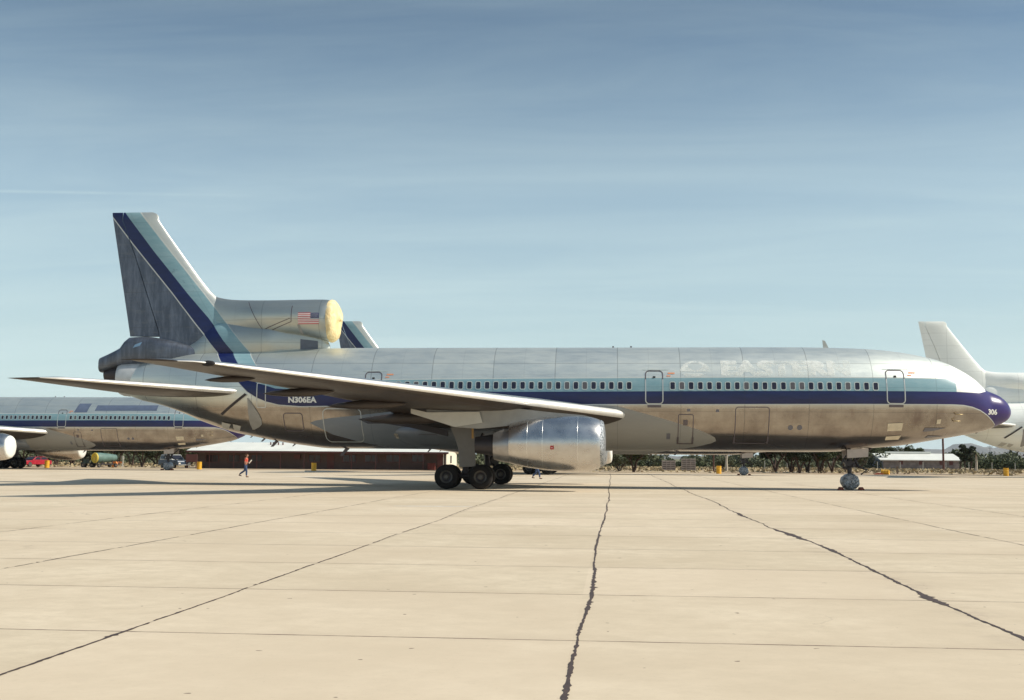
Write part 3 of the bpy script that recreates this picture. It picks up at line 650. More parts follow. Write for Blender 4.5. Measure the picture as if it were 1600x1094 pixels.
def build_airliner(name, loc, label, spec):
    root = empty(name, loc); tag(root, label, 'airliner')
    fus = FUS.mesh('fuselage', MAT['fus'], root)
    # ---- tail
    SAD.mesh('duct_fairing', MAT['duct'], root, 40)
    duct = DUCT.mesh('engine_duct', MAT['duct'], root, 56)
    tf = TAILF.mesh('tail_fairing', MAT['tail'], root, 40)
    mb = MB(); disc = on
    for q in ([(P(216, 600)[0], P(220, 546)[1]), (P(227, 600)[0], P(227, 543)[1]), (P(230, 600)[0], P(230, 537)[1]), (P(219, 600)[0], P(219, 541)[1])],): patch_mb(mb, TAILF, q, .02)
    mb.build('fairing_patch', plain('pale_blue_patch', (.20, .33, .48), .4), tf, smooth=False)
    # nozzle cowl and exhaust of the tail engine
    ex0, ez = P(190, 592, 0); ex1 = P(234, 592)[0]
    MB().lathe([(ex1, .95), (ex1, 1.09), ((ex0+ex1)/2, 1.07), (ex0+.25, 1.03), (ex0, .93), (ex0, .82), (ex0+.5, .8), (ex0+.5, 0)], 'x', (0, 0, ez), ms=[0, 0, 0, 0, 0, 1, 1], seg=48).build('nozzle_cowl', [plain('weathered_cowl', (.55, .56, .56), .5, .3, .15, 2), MAT['black']], root)
    MB().lathe([(ex0+.5, .62), (ex0-.35, .56), (P(165, 600)[0], .38), (P(165, 600)[0], .30), (ex0, .3)], 'x', (0, 0, ez+.25), seg=32).build('exhaust_pipe', MAT['dark'], root)
    # fin and rudder
    zb = P(300, 577)[1]; zt = ftip; zs = list(np.linspace(zb, zt-.5, 34))+[zt-.32, zt-.18, zt-.08, zt-.02]
    def leclip(z):
        x = LEf(z)
        if z > P(243, 340)[1]: x = LEf(P(243, 340)[1])-(1-sqrt(max(0, 1-((z-P(243, 340)[1])/(zt-P(243, 340)[1]))**2)))*.55
        return x
    def fin_strip(name, fx0, fx1, z_list, mat, parent, n=18, shrink=1.):
        V = []; Fc = []
        for z in z_list:
            a, b = fx0(z), fx1(z)
            for s_ in (1, -1):
                for k in range(n+1):
                    x = a+(b-a)*(1-cos(pi*k/n))/2 if True else 0; V.append((x, s_*max(.004, fin_y(x, z)*shrink*(1 if z < zt-.4 else sqrt(max(.02, (zt-z)/.4)))), z))
        r = 2*(n+1)
        for i in range(len(z_list)-1):
            for s_ in (0, 1):
                for k in range(n):
                    a = i*r+s_*(n+1)+k; Fc.append((a, a+1, a+1+r, a+r))
            for k in (0, n): a = i*r+k; b = i*r+n+1+k; Fc.append((a, b, b+r, a+r))
        for i in (0, len(z_list)-1): Fc.append(tuple([i*r+k for k in range(n+1)]+[i*r+n+1+k for k in range(n, -1, -1)]))
        return clean_normals(mesh_obj(name, V, Fc, mat, parent, angle=50))
    zr = P(228, 526)[1]
    finz = [z for z in zs if z < zr]+[zr]+[z for z in zs if z > zr]
    def hx(z): return HGf(max(z, zr)) if z >= zr-.01 else HGf(zr)
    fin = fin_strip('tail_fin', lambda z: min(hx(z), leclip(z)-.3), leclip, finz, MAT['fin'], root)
    ztop = P(188, 334)[1]
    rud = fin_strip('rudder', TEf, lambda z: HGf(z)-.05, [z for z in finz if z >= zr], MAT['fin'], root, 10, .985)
    # pale scuffed fillet at the foot of the leading edge
    # flag and intake cover
    if spec.get('flag', True):
        fxa, fxb = P(465.5, 497, -1.2)[0], P(498.5, 497, -1.2)[0]; fza, fzb = P(480, 506.3, -1.2)[1], P(480, 488.6, -1.2)[1]; mb = MB(); h = (fzb-fza)/13; cx = fxa+(fxb-fxa)*.60
        for i in range(13):
            patch_mb(mb, DUCT, rect(fxa, cx if i > 5 else fxb, fza+h*i, fza+h*(i+1)), .012, 0 if i % 2 == 0 else 1, 6, 1)
        patch_mb(mb, DUCT, rect(cx, fxb, fza+h*6, fzb), .012, 2, 4, 4)
        for j in range(9):
            for i in range(6 if j % 2 == 0 else 5): disc_mb(mb, DUCT, cx+(fxb-cx)*(i+(.5 if j % 2 == 0 else 1))/6, fza+h*6+(fzb-fza-h*6)*(j+.5)/9, .013, .013, .02, 1, 5)
        mb.build('flag_marking', [MAT['flagred'], MAT['white'], MAT['flagblue']], duct, smooth=False)
        patch_mb(MB(), DUCT, [(P(473, 600)[0], DUCT.b(P(473, 600)[0])+.12), (P(478, 600)[0], DUCT.b(P(478, 600)[0])+.12), (P(474, 600)[0], fza-.02), (P(470, 600)[0], fza-.02)], .010, 0, 2, 6).build('grey_band', MAT['grey'], duct, smooth=False)
        patch_mb(MB(), SAD, [(P(471, 600)[0], P(471, 547)[1]), (P(498, 600)[0], P(498, 547)[1]), (P(498, 600)[0], P(498, 534)[1]), (P(471, 600)[0], P(471, 531)[1])], .015, 0, 5, 3).build('fairing_shade', plain('painted_fairing_shade', (.12, .135, .17), .5), root, smooth=False)  # dark sheet: shade on the fairing front painted as colour
    # panel seams of the duct
    mb = MB()
    for a, b in (((384, 470), (411, 519.5)), ((411, 519.5), (456, 503)), ((456, 503), (457, 478)), ((411, 514), (454, 498))):
        pa, pb = P(*a, -1), P(*b, -1)
        for k in range(10):
            t0, t1 = k/10, (k+1)/10; p0 = (pa[0]+(pb[0]-pa[0])*t0, pa[1]+(pb[1]-pa[1])*t0); p1 = (pa[0]+(pb[0]-pa[0])*t1, pa[1]+(pb[1]-pa[1])*t1)
            w = .022; mb.add([on(DUCT, p0[0]-w, p0[1], .008), on(DUCT, p0[0]+w, p0[1], .008), on(DUCT, p1[0]+w, p1[1], .008), on(DUCT, p1[0]-w, p1[1], .008)] if abs(pb[1]-pa[1]) > abs(pb[0]-pa[0]) else [on(DUCT, p0[0], p0[1]-w, .008), on(DUCT, p1[0], p1[1]-w, .008), on(DUCT, p1[0], p1[1]+w, .008), on(DUCT, p0[0], p0[1]+w, .008)], [(0, 1, 2, 3)])
    mb.build('panel_seam', MAT['outd'], duct, smooth=False)
    c, h, w = DUCT.sec(lipx); V = MB(); prof = [(-.12, 1.035), (-.02, 1.055), (.10, 1.05), (.22, .99), (.36, .86), (.47, .62), (.52, .33), (.53, .02)]
    sg = 60; vv = []
    for a, r in prof:
        for k in range(sg):
            t = 2*pi*k/sg; wr = 1+.018*sin(7*t+a*9)+.012*sin(17*t+a*3); vv.append((lipx+a*(.95+.1*sin(3*t)), w*r*wr*cos(t), c+h*r*wr*sin(t)))
    if spec.get('cover', True): clean_normals(mesh_obj('intake_cover', vv, [(i*sg+k, i*sg+(k+1) % sg, (i+1)*sg+(k+1) % sg, (i+1)*sg+k) for i in range(len(prof)-1) for k in range(sg)], MAT['tarp'], root, angle=None))
    else: MB().lathe([(lipx, h), (lipx-.6, h*.85), (lipx-.8, 0)], 'x', (0, 0, c), seg=40).build('intake_throat', MAT['black'], root)
    vs_ = np.linspace(622, 671, 14); mb = MB(); V = []
    for v_ in vs_:
        ul = float(np.interp(v_, [622, 645, 661, 671], [386.5, 388, 390.5, 395])); ur = float(np.interp(v_, [622, 626, 635, 647, 657, 665, 671], [387.5, 391, 397, 405, 409.5, 409, 398]))
        for k in range(6): V.append(on(FUS, *PS(ul+(ur-ul)*k/5, v_), .03))
    mb.add(V, [(j*6+k, j*6+k+1, j*6+k+7, j*6+k+6) for j in range(13) for k in range(5)]).build('teardrop_panel', MAT['grey'], fus, smooth=True, angle=None)
    for q in (((345, 646), (349, 648), (386, 617), (383, 614.5)),): patch_mb(MB(), FUS, [PS(*k) for k in q], .07, 0, 16, 3).build('tailplane_seal', MAT['dark'], fus, smooth=False)
    for q in (((348, 668), (358, 671), (361, 662), (347, 659)), ((366, 670), (375, 673), (377, 665), (364, 662))): patch_mb(MB(), FUS, [PS(*k) for k in q], .04, 0, 3, 2).build('belly_fitting', MAT['lgrey'], fus, smooth=False)
    # ---- wings, tailplanes, engines
    for side in (-1, 1):
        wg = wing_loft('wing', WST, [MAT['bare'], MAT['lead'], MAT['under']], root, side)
        # root fairing
        mb = MB()
        def flap_fairing(y, t0, ln, w, h, drop, m_='under'):
            q = wing_point(y, t0, side); prof = [(0, .02), (.12, .6), (.35, 1), (.65, .9), (.88, .5), (1, .04)]; V = []; sgn = 12
            for a, r in prof:
                for k in range(sgn):
                    th = 2*pi*k/sgn; V.append((q.x-a*ln, q.y+w*r*cos(th), q.z-drop*(.25+a*.75)+h*r*sin(th)))
            f_ = [(i*sgn+k, i*sgn+(k+1) % sgn, (i+1)*sgn+(k+1) % sgn, (i+1)*sgn+k) for i in range(5) for k in range(sgn)]+[tuple(range(sgn)), tuple(5*sgn+k for k in range(sgn-1, -1, -1))]
            return clean_normals(mesh_obj('flap_fairing', V, f_, MAT[m_], wg, angle=60))
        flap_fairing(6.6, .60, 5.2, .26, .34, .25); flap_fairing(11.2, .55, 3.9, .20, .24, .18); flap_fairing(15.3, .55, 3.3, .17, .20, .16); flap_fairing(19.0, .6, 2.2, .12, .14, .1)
        # seams between flap, aileron and main box on the underside
        for ys, tt in (((3.2, 22), .72), ((3.2, 22), .14)):
            sm_ = MB(); prev = None
            for k in range(41):
                y = ys[0]+(ys[1]-ys[0])*k/40; a = wing_point(y, tt, side); b = wing_point(y, tt+.012, side); a.z -= .006; b.z -= .006
                if prev: sm_.add([prev[0], prev[1], b, a], [(0, 1, 2, 3)])
                prev = (a, b)
            sm_.build('control_surface_seam', MAT['outd'], wg, smooth=False)
        if side == -1:
            q = wing_point(22.9, .02, side); MB().lathe([(-.28, .01), (-.2, .09), (0, .12), (.2, .09), (.28, .01)], 'x', (q.x-.05, q.y-.02, q.z+.02), seg=16).build('wing_tip_light', MAT['black'], wg)
        sb = wing_loft('tailplane', SST, [MAT['bare'], MAT['lead'], MAT['under']], root, side, lead=.05)
        # engine
        ey = side*8.3; (exa, ez0) = P(797, 692, -8.3); exb, _ = P(941, 692, -8.3); ln = exb-exa; ez0 = (P(900, 650, -8.3)[1]+P(900, 737, -8.3)[1])/2
        prof = [(0, .95), (0, 1.0), (.05, 1.07), (.18, 1.19), (.38, 1.32), (.6, 1.385), (.75, 1.39), (.88, 1.33), (.95, 1.24), (.985, 1.15), (1, 1.07), (.995, 1.0), (.96, .94)]
        fc = MB().lathe([(exa+a*ln, r) for a, r in prof], 'x', (0, ey, ez0), seg=72, ms=[1]+[0]*11).build('engine_cowl', [MAT['cowl'], MAT['dark']], root, angle=60)
        mb = MB()
        for a in (.20, .365, .74):
            r = float(np.interp(a, [p[0] for p in prof[1:11]], [p[1] for p in prof[1:11]])); r2_ = float(np.interp(a+.004, [p[0] for p in prof[1:11]], [p[1] for p in prof[1:11]]))
            mb.lathe([(exa+a*ln-.012, r), (exa+a*ln, r+.014), (exa+a*ln+.012, r2_)], 'x', (0, ey, ez0), seg=72)
        mb.build('cowl_joint', plain('joint_bright', (.72, .72, .70), .25, .9), fc)
        MB().lathe([(exa+.3, .9), (exa-.02, .90), (exa-.45, .82), (exa-.8, .72), (exa-.8, .62), (exa-.6, .6)], 'x', (0, ey, ez0-.1), seg=48, ms=[0, 0, 0, 1, 1]).build('core_cowl', [plain('core_metal', (.38, .37, .37), .35, .8), MAT['dark']], fc)
        MB().lathe([(exa-.78, .56), (exa-1.1, .50), (exa-1.75, .40), (exa-1.75, .34), (exa-1.0, .3)], 'x', (0, ey, ez0-.1), seg=40).build('hot_nozzle', MAT['dark'], fc)
        # inlet cover
        sg = 48; vv = []
        for a, r in [(-.16, 1.17), (-.03, 1.16), (.06, 1.09), (.12, .9), (.17, .5), (.18, .02)]:
            for k in range(sg): t = 2*pi*k/sg; wr = 1+.013*sin(9*t+a*20)+.01*sin(23*t); vv.append((exb+a, ey+r*wr*cos(t), ez0+r*wr*sin(t)))
        cov = clean_normals(mesh_obj('inlet_cover', vv, [(i*sg+k, i*sg+(k+1) % sg, (i+1)*sg+(k+1) % sg, (i+1)*sg+k) for i in range(5) for k in range(sg)], spec.get('inlet', MAT['white']), fc, angle=None))
        # red label square on cowl
        if side == -1:
            xx, zz = P(862.5, 699.5, -9.6); rr_ = 1.39; th = math.asin(min(1, max(-1, (zz-ez0)/rr_))); mb = MB()
            V = [(xx+dx, ey-(rr_+.008)*cos(th+dt), ez0+(rr_+.008)*sin(th+dt)) for dx, dt in ((-.085, -.065), (.085, -.065), (.085, .065), (-.085, .065))]; mb.add(V, [(0, 1, 2, 3)])
            V = [(xx+dx, ey-(rr_+.013)*cos(th+dt), ez0+(rr_+.013)*sin(th+dt)) for dx, dt in ((-.03, -.008), (.01, -.022), (.03, .0), (0., .02))]; mb.add(V, [(0, 1, 2, 3)], 1)
            mb.build('red_placard', [MAT['red'], MAT['white']], fc, smooth=False)
        # pylon: side view outline from the cowl top back under the wing
        pts = [(exa+ln*.98, ez0+1.20), (exa+ln*.80, ez0+1.42), (exa+ln*.45, ez0+1.55), (exa+.2, ez0+1.75), (exa-1.4, ez0+1.95), (exa-4.3, ez0+1.85), (exa-4.2, ez0+1.35), (exa-2.9, ez0+.80), (exa-1.6, ez0+.72), (exa-.7, ez0+.80), (exa+.1, ez0+.9), (exa+ln*.5, ez0+1.1)]
        V = []; ww = [.02, .1, .2, .24, .24, .05, .05, .14, .2, .22, .22, .15]
        for (a, b), w_ in zip(pts, ww): V += [(a, ey-w_, b), (a, ey+w_, b)]
        n = len(pts); clean_normals(mesh_obj('pylon', V, [tuple(2*i for i in range(n)), tuple(2*i+1 for i in range(n-1, -1, -1))]+[(2*i, 2*i+1, (2*i+3) % (2*n), (2*i+2) % (2*n)) for i in range(n)], MAT['grey'], fc, angle=30))
        # ---- main gear
        gy = side*5.49; gx = -20.85
        st = MB(); st.tube([(gx, gy*.93, 3.3), (gx, gy*.97, 2.0), (gx, gy, .75)], [.22, .19, .15], 0, 16); st.tube([(gx-.95, gy, .66), (gx+.95, gy, .66)], .13, 0, 12)
        for dx in (-.89, .89): st.tube([(gx+dx, gy-.72, .64), (gx+dx, gy+.72, .64)], .09, 0, 12)
        st.tube([(gx+.9, gy*.95, 2.9), (gx+.1, gy, 1.35)], [.08, .07], 0, 10); st.tube([(gx, gy*.75, 3.0), (gx, gy, 1.5)], [.09, .08], 0, 10)
        st.tube([(gx+.25, gy, 1.3), (gx+.55, gy, 1.0), (gx+.3, gy, .75)], .05, 0, 8); st.tube([(gx+.18, gy+.16, 2.1), (gx+.22, gy+.1, 1.2), (gx+.75, gy+.1, .8)], .025, 0, 6)
        gear = st.build('main_gear', MAT['dark'], root)
        for dx in (-.89, .89):
            for dy in (-.65, .65):
                wl = MB(); sgn = 1 if dy > 0 else -1
                wl.lathe([(-.22, .33), (-.25, .40), (-.245, .52), (-.19, .605), (-.08, .635), (.08, .635), (.19, .605), (.245, .52), (.25, .40), (.22, .33)], 'y', seg=44, m=0)
                wl.lathe([(-.19, 0), (-.20, .10), (-.16, .13), (-.13, .16), (-.15, .25), (-.20, .30), (-.225, .335), (.225, .335), (.20, .30), (.15, .25), (.13, .16), (.16, .13), (.20, .10), (.19, 0)], 'y', seg=32, ms=[1, 1, 1, 2, 1, 1, 0, 1, 1, 2, 1, 1, 1])
                o = wl.build('wheel', [MAT['tyre'], MAT['rim'], MAT['dark']], gear); o.location = (gx+dx, gy+dy, .635)
        # strut door: big grey slab outboard of the leg
        oy = gy+side*.62
        dpts = PL([(704, 668), (740, 668), (742.5, 684), (743, 729), (718, 730), (716, 700), (711, 684)], -6.1)
        MB().prism([(a, b) for a, b in dpts], oy-.03, oy+.03).build('gear_door', plain('gear_door_grey', (.19, .18, .17), .5, .1, .1, 2), gear, smooth=False)
        MB().box((dpts[1][0]-.04, oy-side*.02+side*.06, (P(1100, 668, -6)[1]+P(1100, 688, -6)[1])/2), (.10, .05, .62)).build('door_hinge', plain('brass_hinge', (.45, .27, .10), .5, .5), gear, smooth=False)
        wp = PL([(642, 638.5), (668, 644.5), (749, 643.5), (754, 660.5), (712, 667), (700, 664), (642, 646)], -8.55)
        MB().prism(wp, side*8.55-.03, side*8.55+.03).build('pylon_panel', MAT['lgrey'], fc, smooth=False)
        MB().prism(PL([(560, 655), (600, 648), (660, 664), (700, 672), (700, 682), (640, 668), (600, 662), (575, 662)], -4.0), side*4.0-.12, side*4.0+.12).build('flap_linkage', MAT['dark'], gear, smooth=False)
    # ---- belly fairing under the wing: bulges past the tube
    xa_, xb_ = P(590, 690, -3)[0], P(935, 690, -3)[0]
    bt = [(xa_, 3.7), (xa_+3, 4.0), (xb_-4, 4.0), (xb_, 3.4)]; bb = [(xa_, 2.6), (xa_+2.5, 2.12), (P(760, 600)[0], 2.02), (xb_-4, 2.04), (xb_-1.5, 2.15), (xb_, 2.5)]; bw = [(xa_, 1.5), (xa_+1.5, 2.55), (xa_+4, 2.98), (xb_-5, 2.98), (xb_-3, 2.7), (xb_, 1.2)]
    BEL = Loft(list(np.linspace(xa_, xb_, 60)), bt, bb, wpts=bw); bel = BEL.mesh('wing_root_fairing', plain('fairing_blue_grey', (.20, .22, .25), .42, .1, .12, 1.2), root, 48)
    if spec.get('marks', True):
        mb = MB(); q = [P(a, b, -3) for a, b in ((608, 683.5), (618, 684.5), (617.5, 677.5), (608, 676.5))]; patch_mb(mb, BEL, q, .02, 0, 3, 2)
        o = mb.build('number_placard', MAT['beige'], bel, smooth=False)
        lettering('placard_number', '153', BEL, q[0][0]+.04, q[1][0]-.04, q[0][1]+.05, q[3][1]-.05, MAT['outd'], bel, .03, cut=.1)
        mb = MB(); frame_mb(mb, BEL, P(653, 640, -3)[0], P(683, 640, -3)[0], P(1100, 698, -3)[1], P(1100, 681, -3)[1], .025, .05, .012); mb.build('access_panel', MAT['outd'], bel, smooth=False)
    # ---- nose gear
    ng = MB(); ng.tube([(0, 0, 2.6), (0, 0, 1.5), (0, 0, .55)], [.17, .14, .10], 0, 14); ng.tube([(0, -.3, .5), (0, .3, .5)], .08, 0, 10)
    ng.tube([(.25, 0, 1.75), (.5, 0, 1.25), (.95, 0, 1.12), (.62, 0, .85)], [.07, .06, .06, .04], 0, 8); ng.tube([(1.3, 0, 2.4), (.1, 0, 1.4)], .06, 0, 8)
    ng.tube([(-.25, -.25, 1.55), (-.25, .25, 1.55)], .1, 0, 8); ng.tube([(.2, -.3, 1.35), (.2, .3, 1.35)], .09, 0, 8); ng.box((.02, 0, 1.45), (.5, .4, .28)); ng.tube([(-.4, -.1, 1.2), (.1, -.1, 1.3), (.6, -.1, 1.3)], .05, 0, 8)
    ng.tube([(-.2, -.12, 1.9), (-.5, -.12, 1.35), (-.1, -.1, 1.15)], .035, 0, 6)
    gear = ng.build('nose_gear', MAT['dark'], root)
    for dy in (-.28, .28):
        wl = MB().lathe([(-.14, .1), (-.15, .26), (-.10, .37), (0, .40), (.10, .37), (.15, .26), (.14, .1)], 'y', seg=28); o = wl.build('wheel', MAT['tyre'], gear); o.location = (0, dy, .41)
    sg = 34; vv = []; rr = random.Random(4)
    for j, (a, r) in enumerate([(-.50, .03), (-.49, .25), (-.47, .38), (-.38, .455), (-.2, .47), (0, .465), (.2, .47), (.38, .455), (.47, .38), (.49, .25), (.50, .03)]):
        for k in range(sg):
            t = 2*pi*k/sg; q = r*(1+rr.uniform(-.05, .05)*(r > .2)); zz = .45+q*sin(t)*.97; vv.append((q*cos(t)+rr.uniform(-.01, .01), a+rr.uniform(-.03, .03), max(0.004, zz)))
    clean_normals(mesh_obj('wheel_wrap', vv, [(j*sg+k, j*sg+(k+1) % sg, (j+1)*sg+(k+1) % sg, (j+1)*sg+k) for j in range(10) for k in range(sg)], MAT['foil'], gear, angle=None))
    d1, d2 = P(1323, 705), P(1356.5, 714.5)
    for s_ in (-1, 1): MB().prism(PL([(1323.5, 702.5), (1357, 701), (1356.5, 714), (1324, 716)], -.75*1), s_*.75-.025, s_*.75+.025).build('gear_door', plain('pinkish_door_metal', (.44, .38, .34), .4, .3), gear, smooth=False)
    for s_ in (-1, 1):
        ck = MB()
        for dx in (-.56, .56): ck.prism([(dx-.16, .0), (dx+.16, .0), (dx+.10, .15), (dx-.06, .16)] if dx < 0 else [(dx-.16, 0), (dx+.16, 0), (dx+.06, .16), (dx-.10, .15)], s_*.28-.2, s_*.28+.2)
        if s_ == -1: ck.build('wheel_chock', plain('rusty_chock', (.22, .06, .035), .8), gear, smooth=False)
    # ---- doors, hatches, windows
    def door(name, x0, x1, zt_, zb_, side_=-2.9, mt='outl', r=.22, w=.055, parent=fus, top_dark=True, body=FUS):
        vm = (zt_+zb_)/2; a, b = PS(x0, vm)[0], PS(x1, vm)[0]; zt2, zb2 = PS((x0+x1)/2, zt_)[1], PS((x0+x1)/2, zb_)[1]
        mb = MB(); frame_mb(mb, body, a, b, zb2, zt2, w, r, .012, 0)
        if top_dark:
            mid = z3((a+b)/2)
            for f_i, f_ in enumerate(mb.f):
                if sum(mb.v[i][2] for i in f_)/4 > mid: mb.m[f_i] = 1
        return mb.build(name, [MAT[mt], MAT['outd']], parent, smooth=False), (a, b, zt2, zb2)
    for (x0, x1, v0, v1) in ((1008, 1036.5, 579, 631.8), (1385, 1414.5, 578, 631.5), (569, 596, 581, 633)):
        yy = -2.2 if v0 else 0
        d, (a, b, zt2, zb2) = door('cabin_door', x0, x1, v0, v1, -2.75)
        mb = MB(); patch_mb(mb, FUS, rect((a+b)/2-.07, (a+b)/2+.07, zt2-.43, zt2-.33), .02); patch_mb(mb, FUS, rect(a+.12, b-.12, zb2-.17, zb2-.04), .016, 1); mb.build('door_handle', [MAT['black'], MAT['outd']], d, smooth=False)
        mb = MB(); patch_mb(mb, FUS, rect(a-.14, b+.30, zt2+.02, zt2+.045), .012, 1); patch_mb(mb, FUS, rect(b+.25, b+.62, zt2-.20, zt2-.12), .012, 0); patch_mb(mb, FUS, rect(b+.18, b+.40, zt2-.34, zt2-.28), .012, 0); mb.build('door_marking', [MAT['orange'], MAT['wrim']], d, smooth=False)
    door('cabin_door', 400.5, 415.5, 598, 637.5, -2.2, r=.1)
    for (x0, x1, v0, v1, mt, r) in ((1148, 1202, 635.5, 693, 'outd', .18), (1059, 1083.5, 647, 694, 'outd', .12), (443.5, 474, 645, 674, 'outd', .2), (505.5, 566, 638, 691, 'outl', .3)):
        d, (a, b, zt2, zb2) = door('cargo_hatch', x0, x1, v0, v1, -2.75, mt, r, .05, top_dark=False)
        mb = MB()
        if x0 > 1050:
            for q in (a+.02, b-.02): patch_mb(mb, FUS, rect(q-.05, q+.05, zb2+.02, zb2+.38), .03)
            if x0 < 1100: patch_mb(mb, FUS, rect((a+b)/2-.14, (a+b)/2+.10, zt2-.60, zt2-.32), .02)
            mb.build('hatch_fitting', MAT['outd'], d, smooth=False)
    xs_w = [1051.0+(1368.3-1051.0)*k/22 for k in range(23)]+[622.4+(983.0-622.4)*k/26 for k in range(27)]
    shaded = {1, 8, 13, 14, 19, 25, 40, 42, 44}
    proto = None
    for i, u in enumerate(xs_w):
        xx, zz = PS(u, 603); zz = PS(1150, 603)[1]
        mb = MB(); frame_mb(mb, FUS, xx-.165, xx+.165, zz-.235, zz+.235, .045, .11, .010, 0, d=2); pl = ring_poly(xx-.122, xx+.122, zz-.192, zz+.192, .07, 4)
        V = [on(FUS, a, b, .006) for a, b in pl]; mb.add(V, [tuple(range(len(V)))], 1); mb.build('cabin_window', [MAT['wrim'], MAT['shade' if i in shaded else 'glass']], fus, smooth=False)
    # small panels: beige taped patches, probes, vents
    mb = MB(); S2 = -2.3
    for q, mi in (([(1386, 673.5), (1408.5, 672.5), (1411, 660.5), (1387, 661.5)], 0), ([(1382.5, 687.5), (1403.5, 686.5), (1408, 680), (1384, 682)], 0), ([(1463, 662.3), (1469, 662), (1470.5, 655), (1464, 655.5)], 0)):
        patch_mb(mb, FUS, [PS(a, b) for a, b in q], .02, 0, 3, 3)
    mb.build('taped_patch', MAT['beige'], fus, smooth=False)
    mb = MB()
    for q in ([(1442, 674.5), (1456, 673.5), (1478, 668.5), (1445, 668.5)], [(1444, 684.5), (1458, 683), (1475, 681.5), (1450, 680.5)]): patch_mb(mb, FUS, [PS(a, b) for a, b in q], .015, 0, 5, 2)
    for u, v in ((1121, 642), (1076, 641)): patch_mb(mb, FUS, rect(P(u-2.5, 640, -2.8)[0], P(u+2.5, 640, -2.8)[0], P(u, v+2, -2.8)[1], P(u, v-2, -2.8)[1]), .012)
    for u, v in ((1236.5, 668), (1251, 668)): disc_mb(mb, FUS, *P(u, v, -2.8), .14, .13, .012)
    patch_mb(mb, FUS, rect(P(1042, 640, -2.8)[0], P(1048, 640, -2.8)[0], P(1100, 686, -2.8)[1], P(1100, 677, -2.8)[1]), .014)
    mb.build('vent_panel', plain('vent_grey', (.16, .16, .19), .5, .3), fus, smooth=False)
    mb = MB()
    for u, v in ((1493, 647), (1489, 657.5)):
        a, b = PS(u, v); p = Vector(on(FUS, a, b, .0)); mb.tube([p, p+Vector((0, -.14, -.01)), p+Vector((.35, -.16, -.03))], [.03, .03, .015], 0, 6)
    mb.build('air_probe', plain('bronze_probe', (.5, .38, .2), .35, .7), fus)
    mb = MB()
    for u, v, s_ in ((430, 688, .5), (538, 701.5, .55), (395, 680, .2), (413, 684, .3), (461, 693, .22), (1418, 694.5, .14), (1058, 704, .35), (1528, 674.5, .15)):
        a, b = P(u, v); mb.prism([(a+.12, b+.12), (a+.42*s_+.2, b+.14), (a-.1, b-.75*s_), (a-.32*s_-.1, b-.75*s_)], -.03, .03)
    mb.prism([(P(1287, 600)[0], 7.9), (P(1296, 600)[0], 7.9), (P(1290, 600)[0], 8.32), (P(1286, 600)[0], 8.36)], -.02, .02, 1)
    for u in (958, 986): mb.prism([(P(u-2, 600)[0], 7.9), (P(u+2, 600)[0], 7.9), (P(u+1, 600)[0], 8.03), (P(u-1, 600)[0], 8.03)], -.05, .05)
    mb.build('antenna', [MAT['outd'], MAT['lgrey']], fus, smooth=False)
    # markings
    if spec.get('reg', True):
        a, b = PS(450.5, 629.5), PS(494.8, 619.8); lettering('registration', 'N306EA', FUS, a[0], b[0], a[1], b[1], MAT['white'], fus, cut=.2, bold=.045)
        a, b = PS(1544, 648), PS(1557.8, 639.6); lettering('fleet_number', '306', FUS, a[0], b[0], a[1], b[1], MAT['white'], fus, .012, cut=.1, bold=.03)
    if spec.get('title', True):
        zA, zB = PS(1200, 587.5)[1], PS(1200, 563.5)[1]
        lettering('faded_airline_title', 'EASTERN', FUS, PS(1126, 575)[0], PS(1329, 575)[0], zA, zB, MAT['ghost'], fus, .010, bold=.07, space=1.05)
        mb = MB(); cx, cz = PS(1086, 577); n = 22
        for s_, (ra, rb_) in enumerate(((0, pi*.42), (pi*.46, pi*.98))):   # oval badge, split by a bar, with a band beneath
            V = [on(FUS, cx+.03*(1 if s_ == 0 else -1), cz-.15, .010)]+[on(FUS, cx+.82*cos(ra+(rb_-ra)*k/n), cz-.15+.62*sin(ra+(rb_-ra)*k/n), .010) for k in range(n+1)]
            mb.add(V, [(0, 1+k, 2+k) for k in range(n)])
        patch_mb(mb, FUS, [(cx-.55, cz-.42), (cx+.50, cz-.42), (cx+.70, cz-.24), (cx-.72, cz-.24)], .010, 0, 6, 1)
        mb.build('faded_emblem', MAT['ghost'], fus, smooth=False)
    for q, nm in spec.get('patches', []):
        patch_mb(MB(), FUS, q, .012, 0, 12, 4).build(nm, plain('slate_blue_overpaint', (.10, .13, .20), .45), fus, smooth=False)
    return root

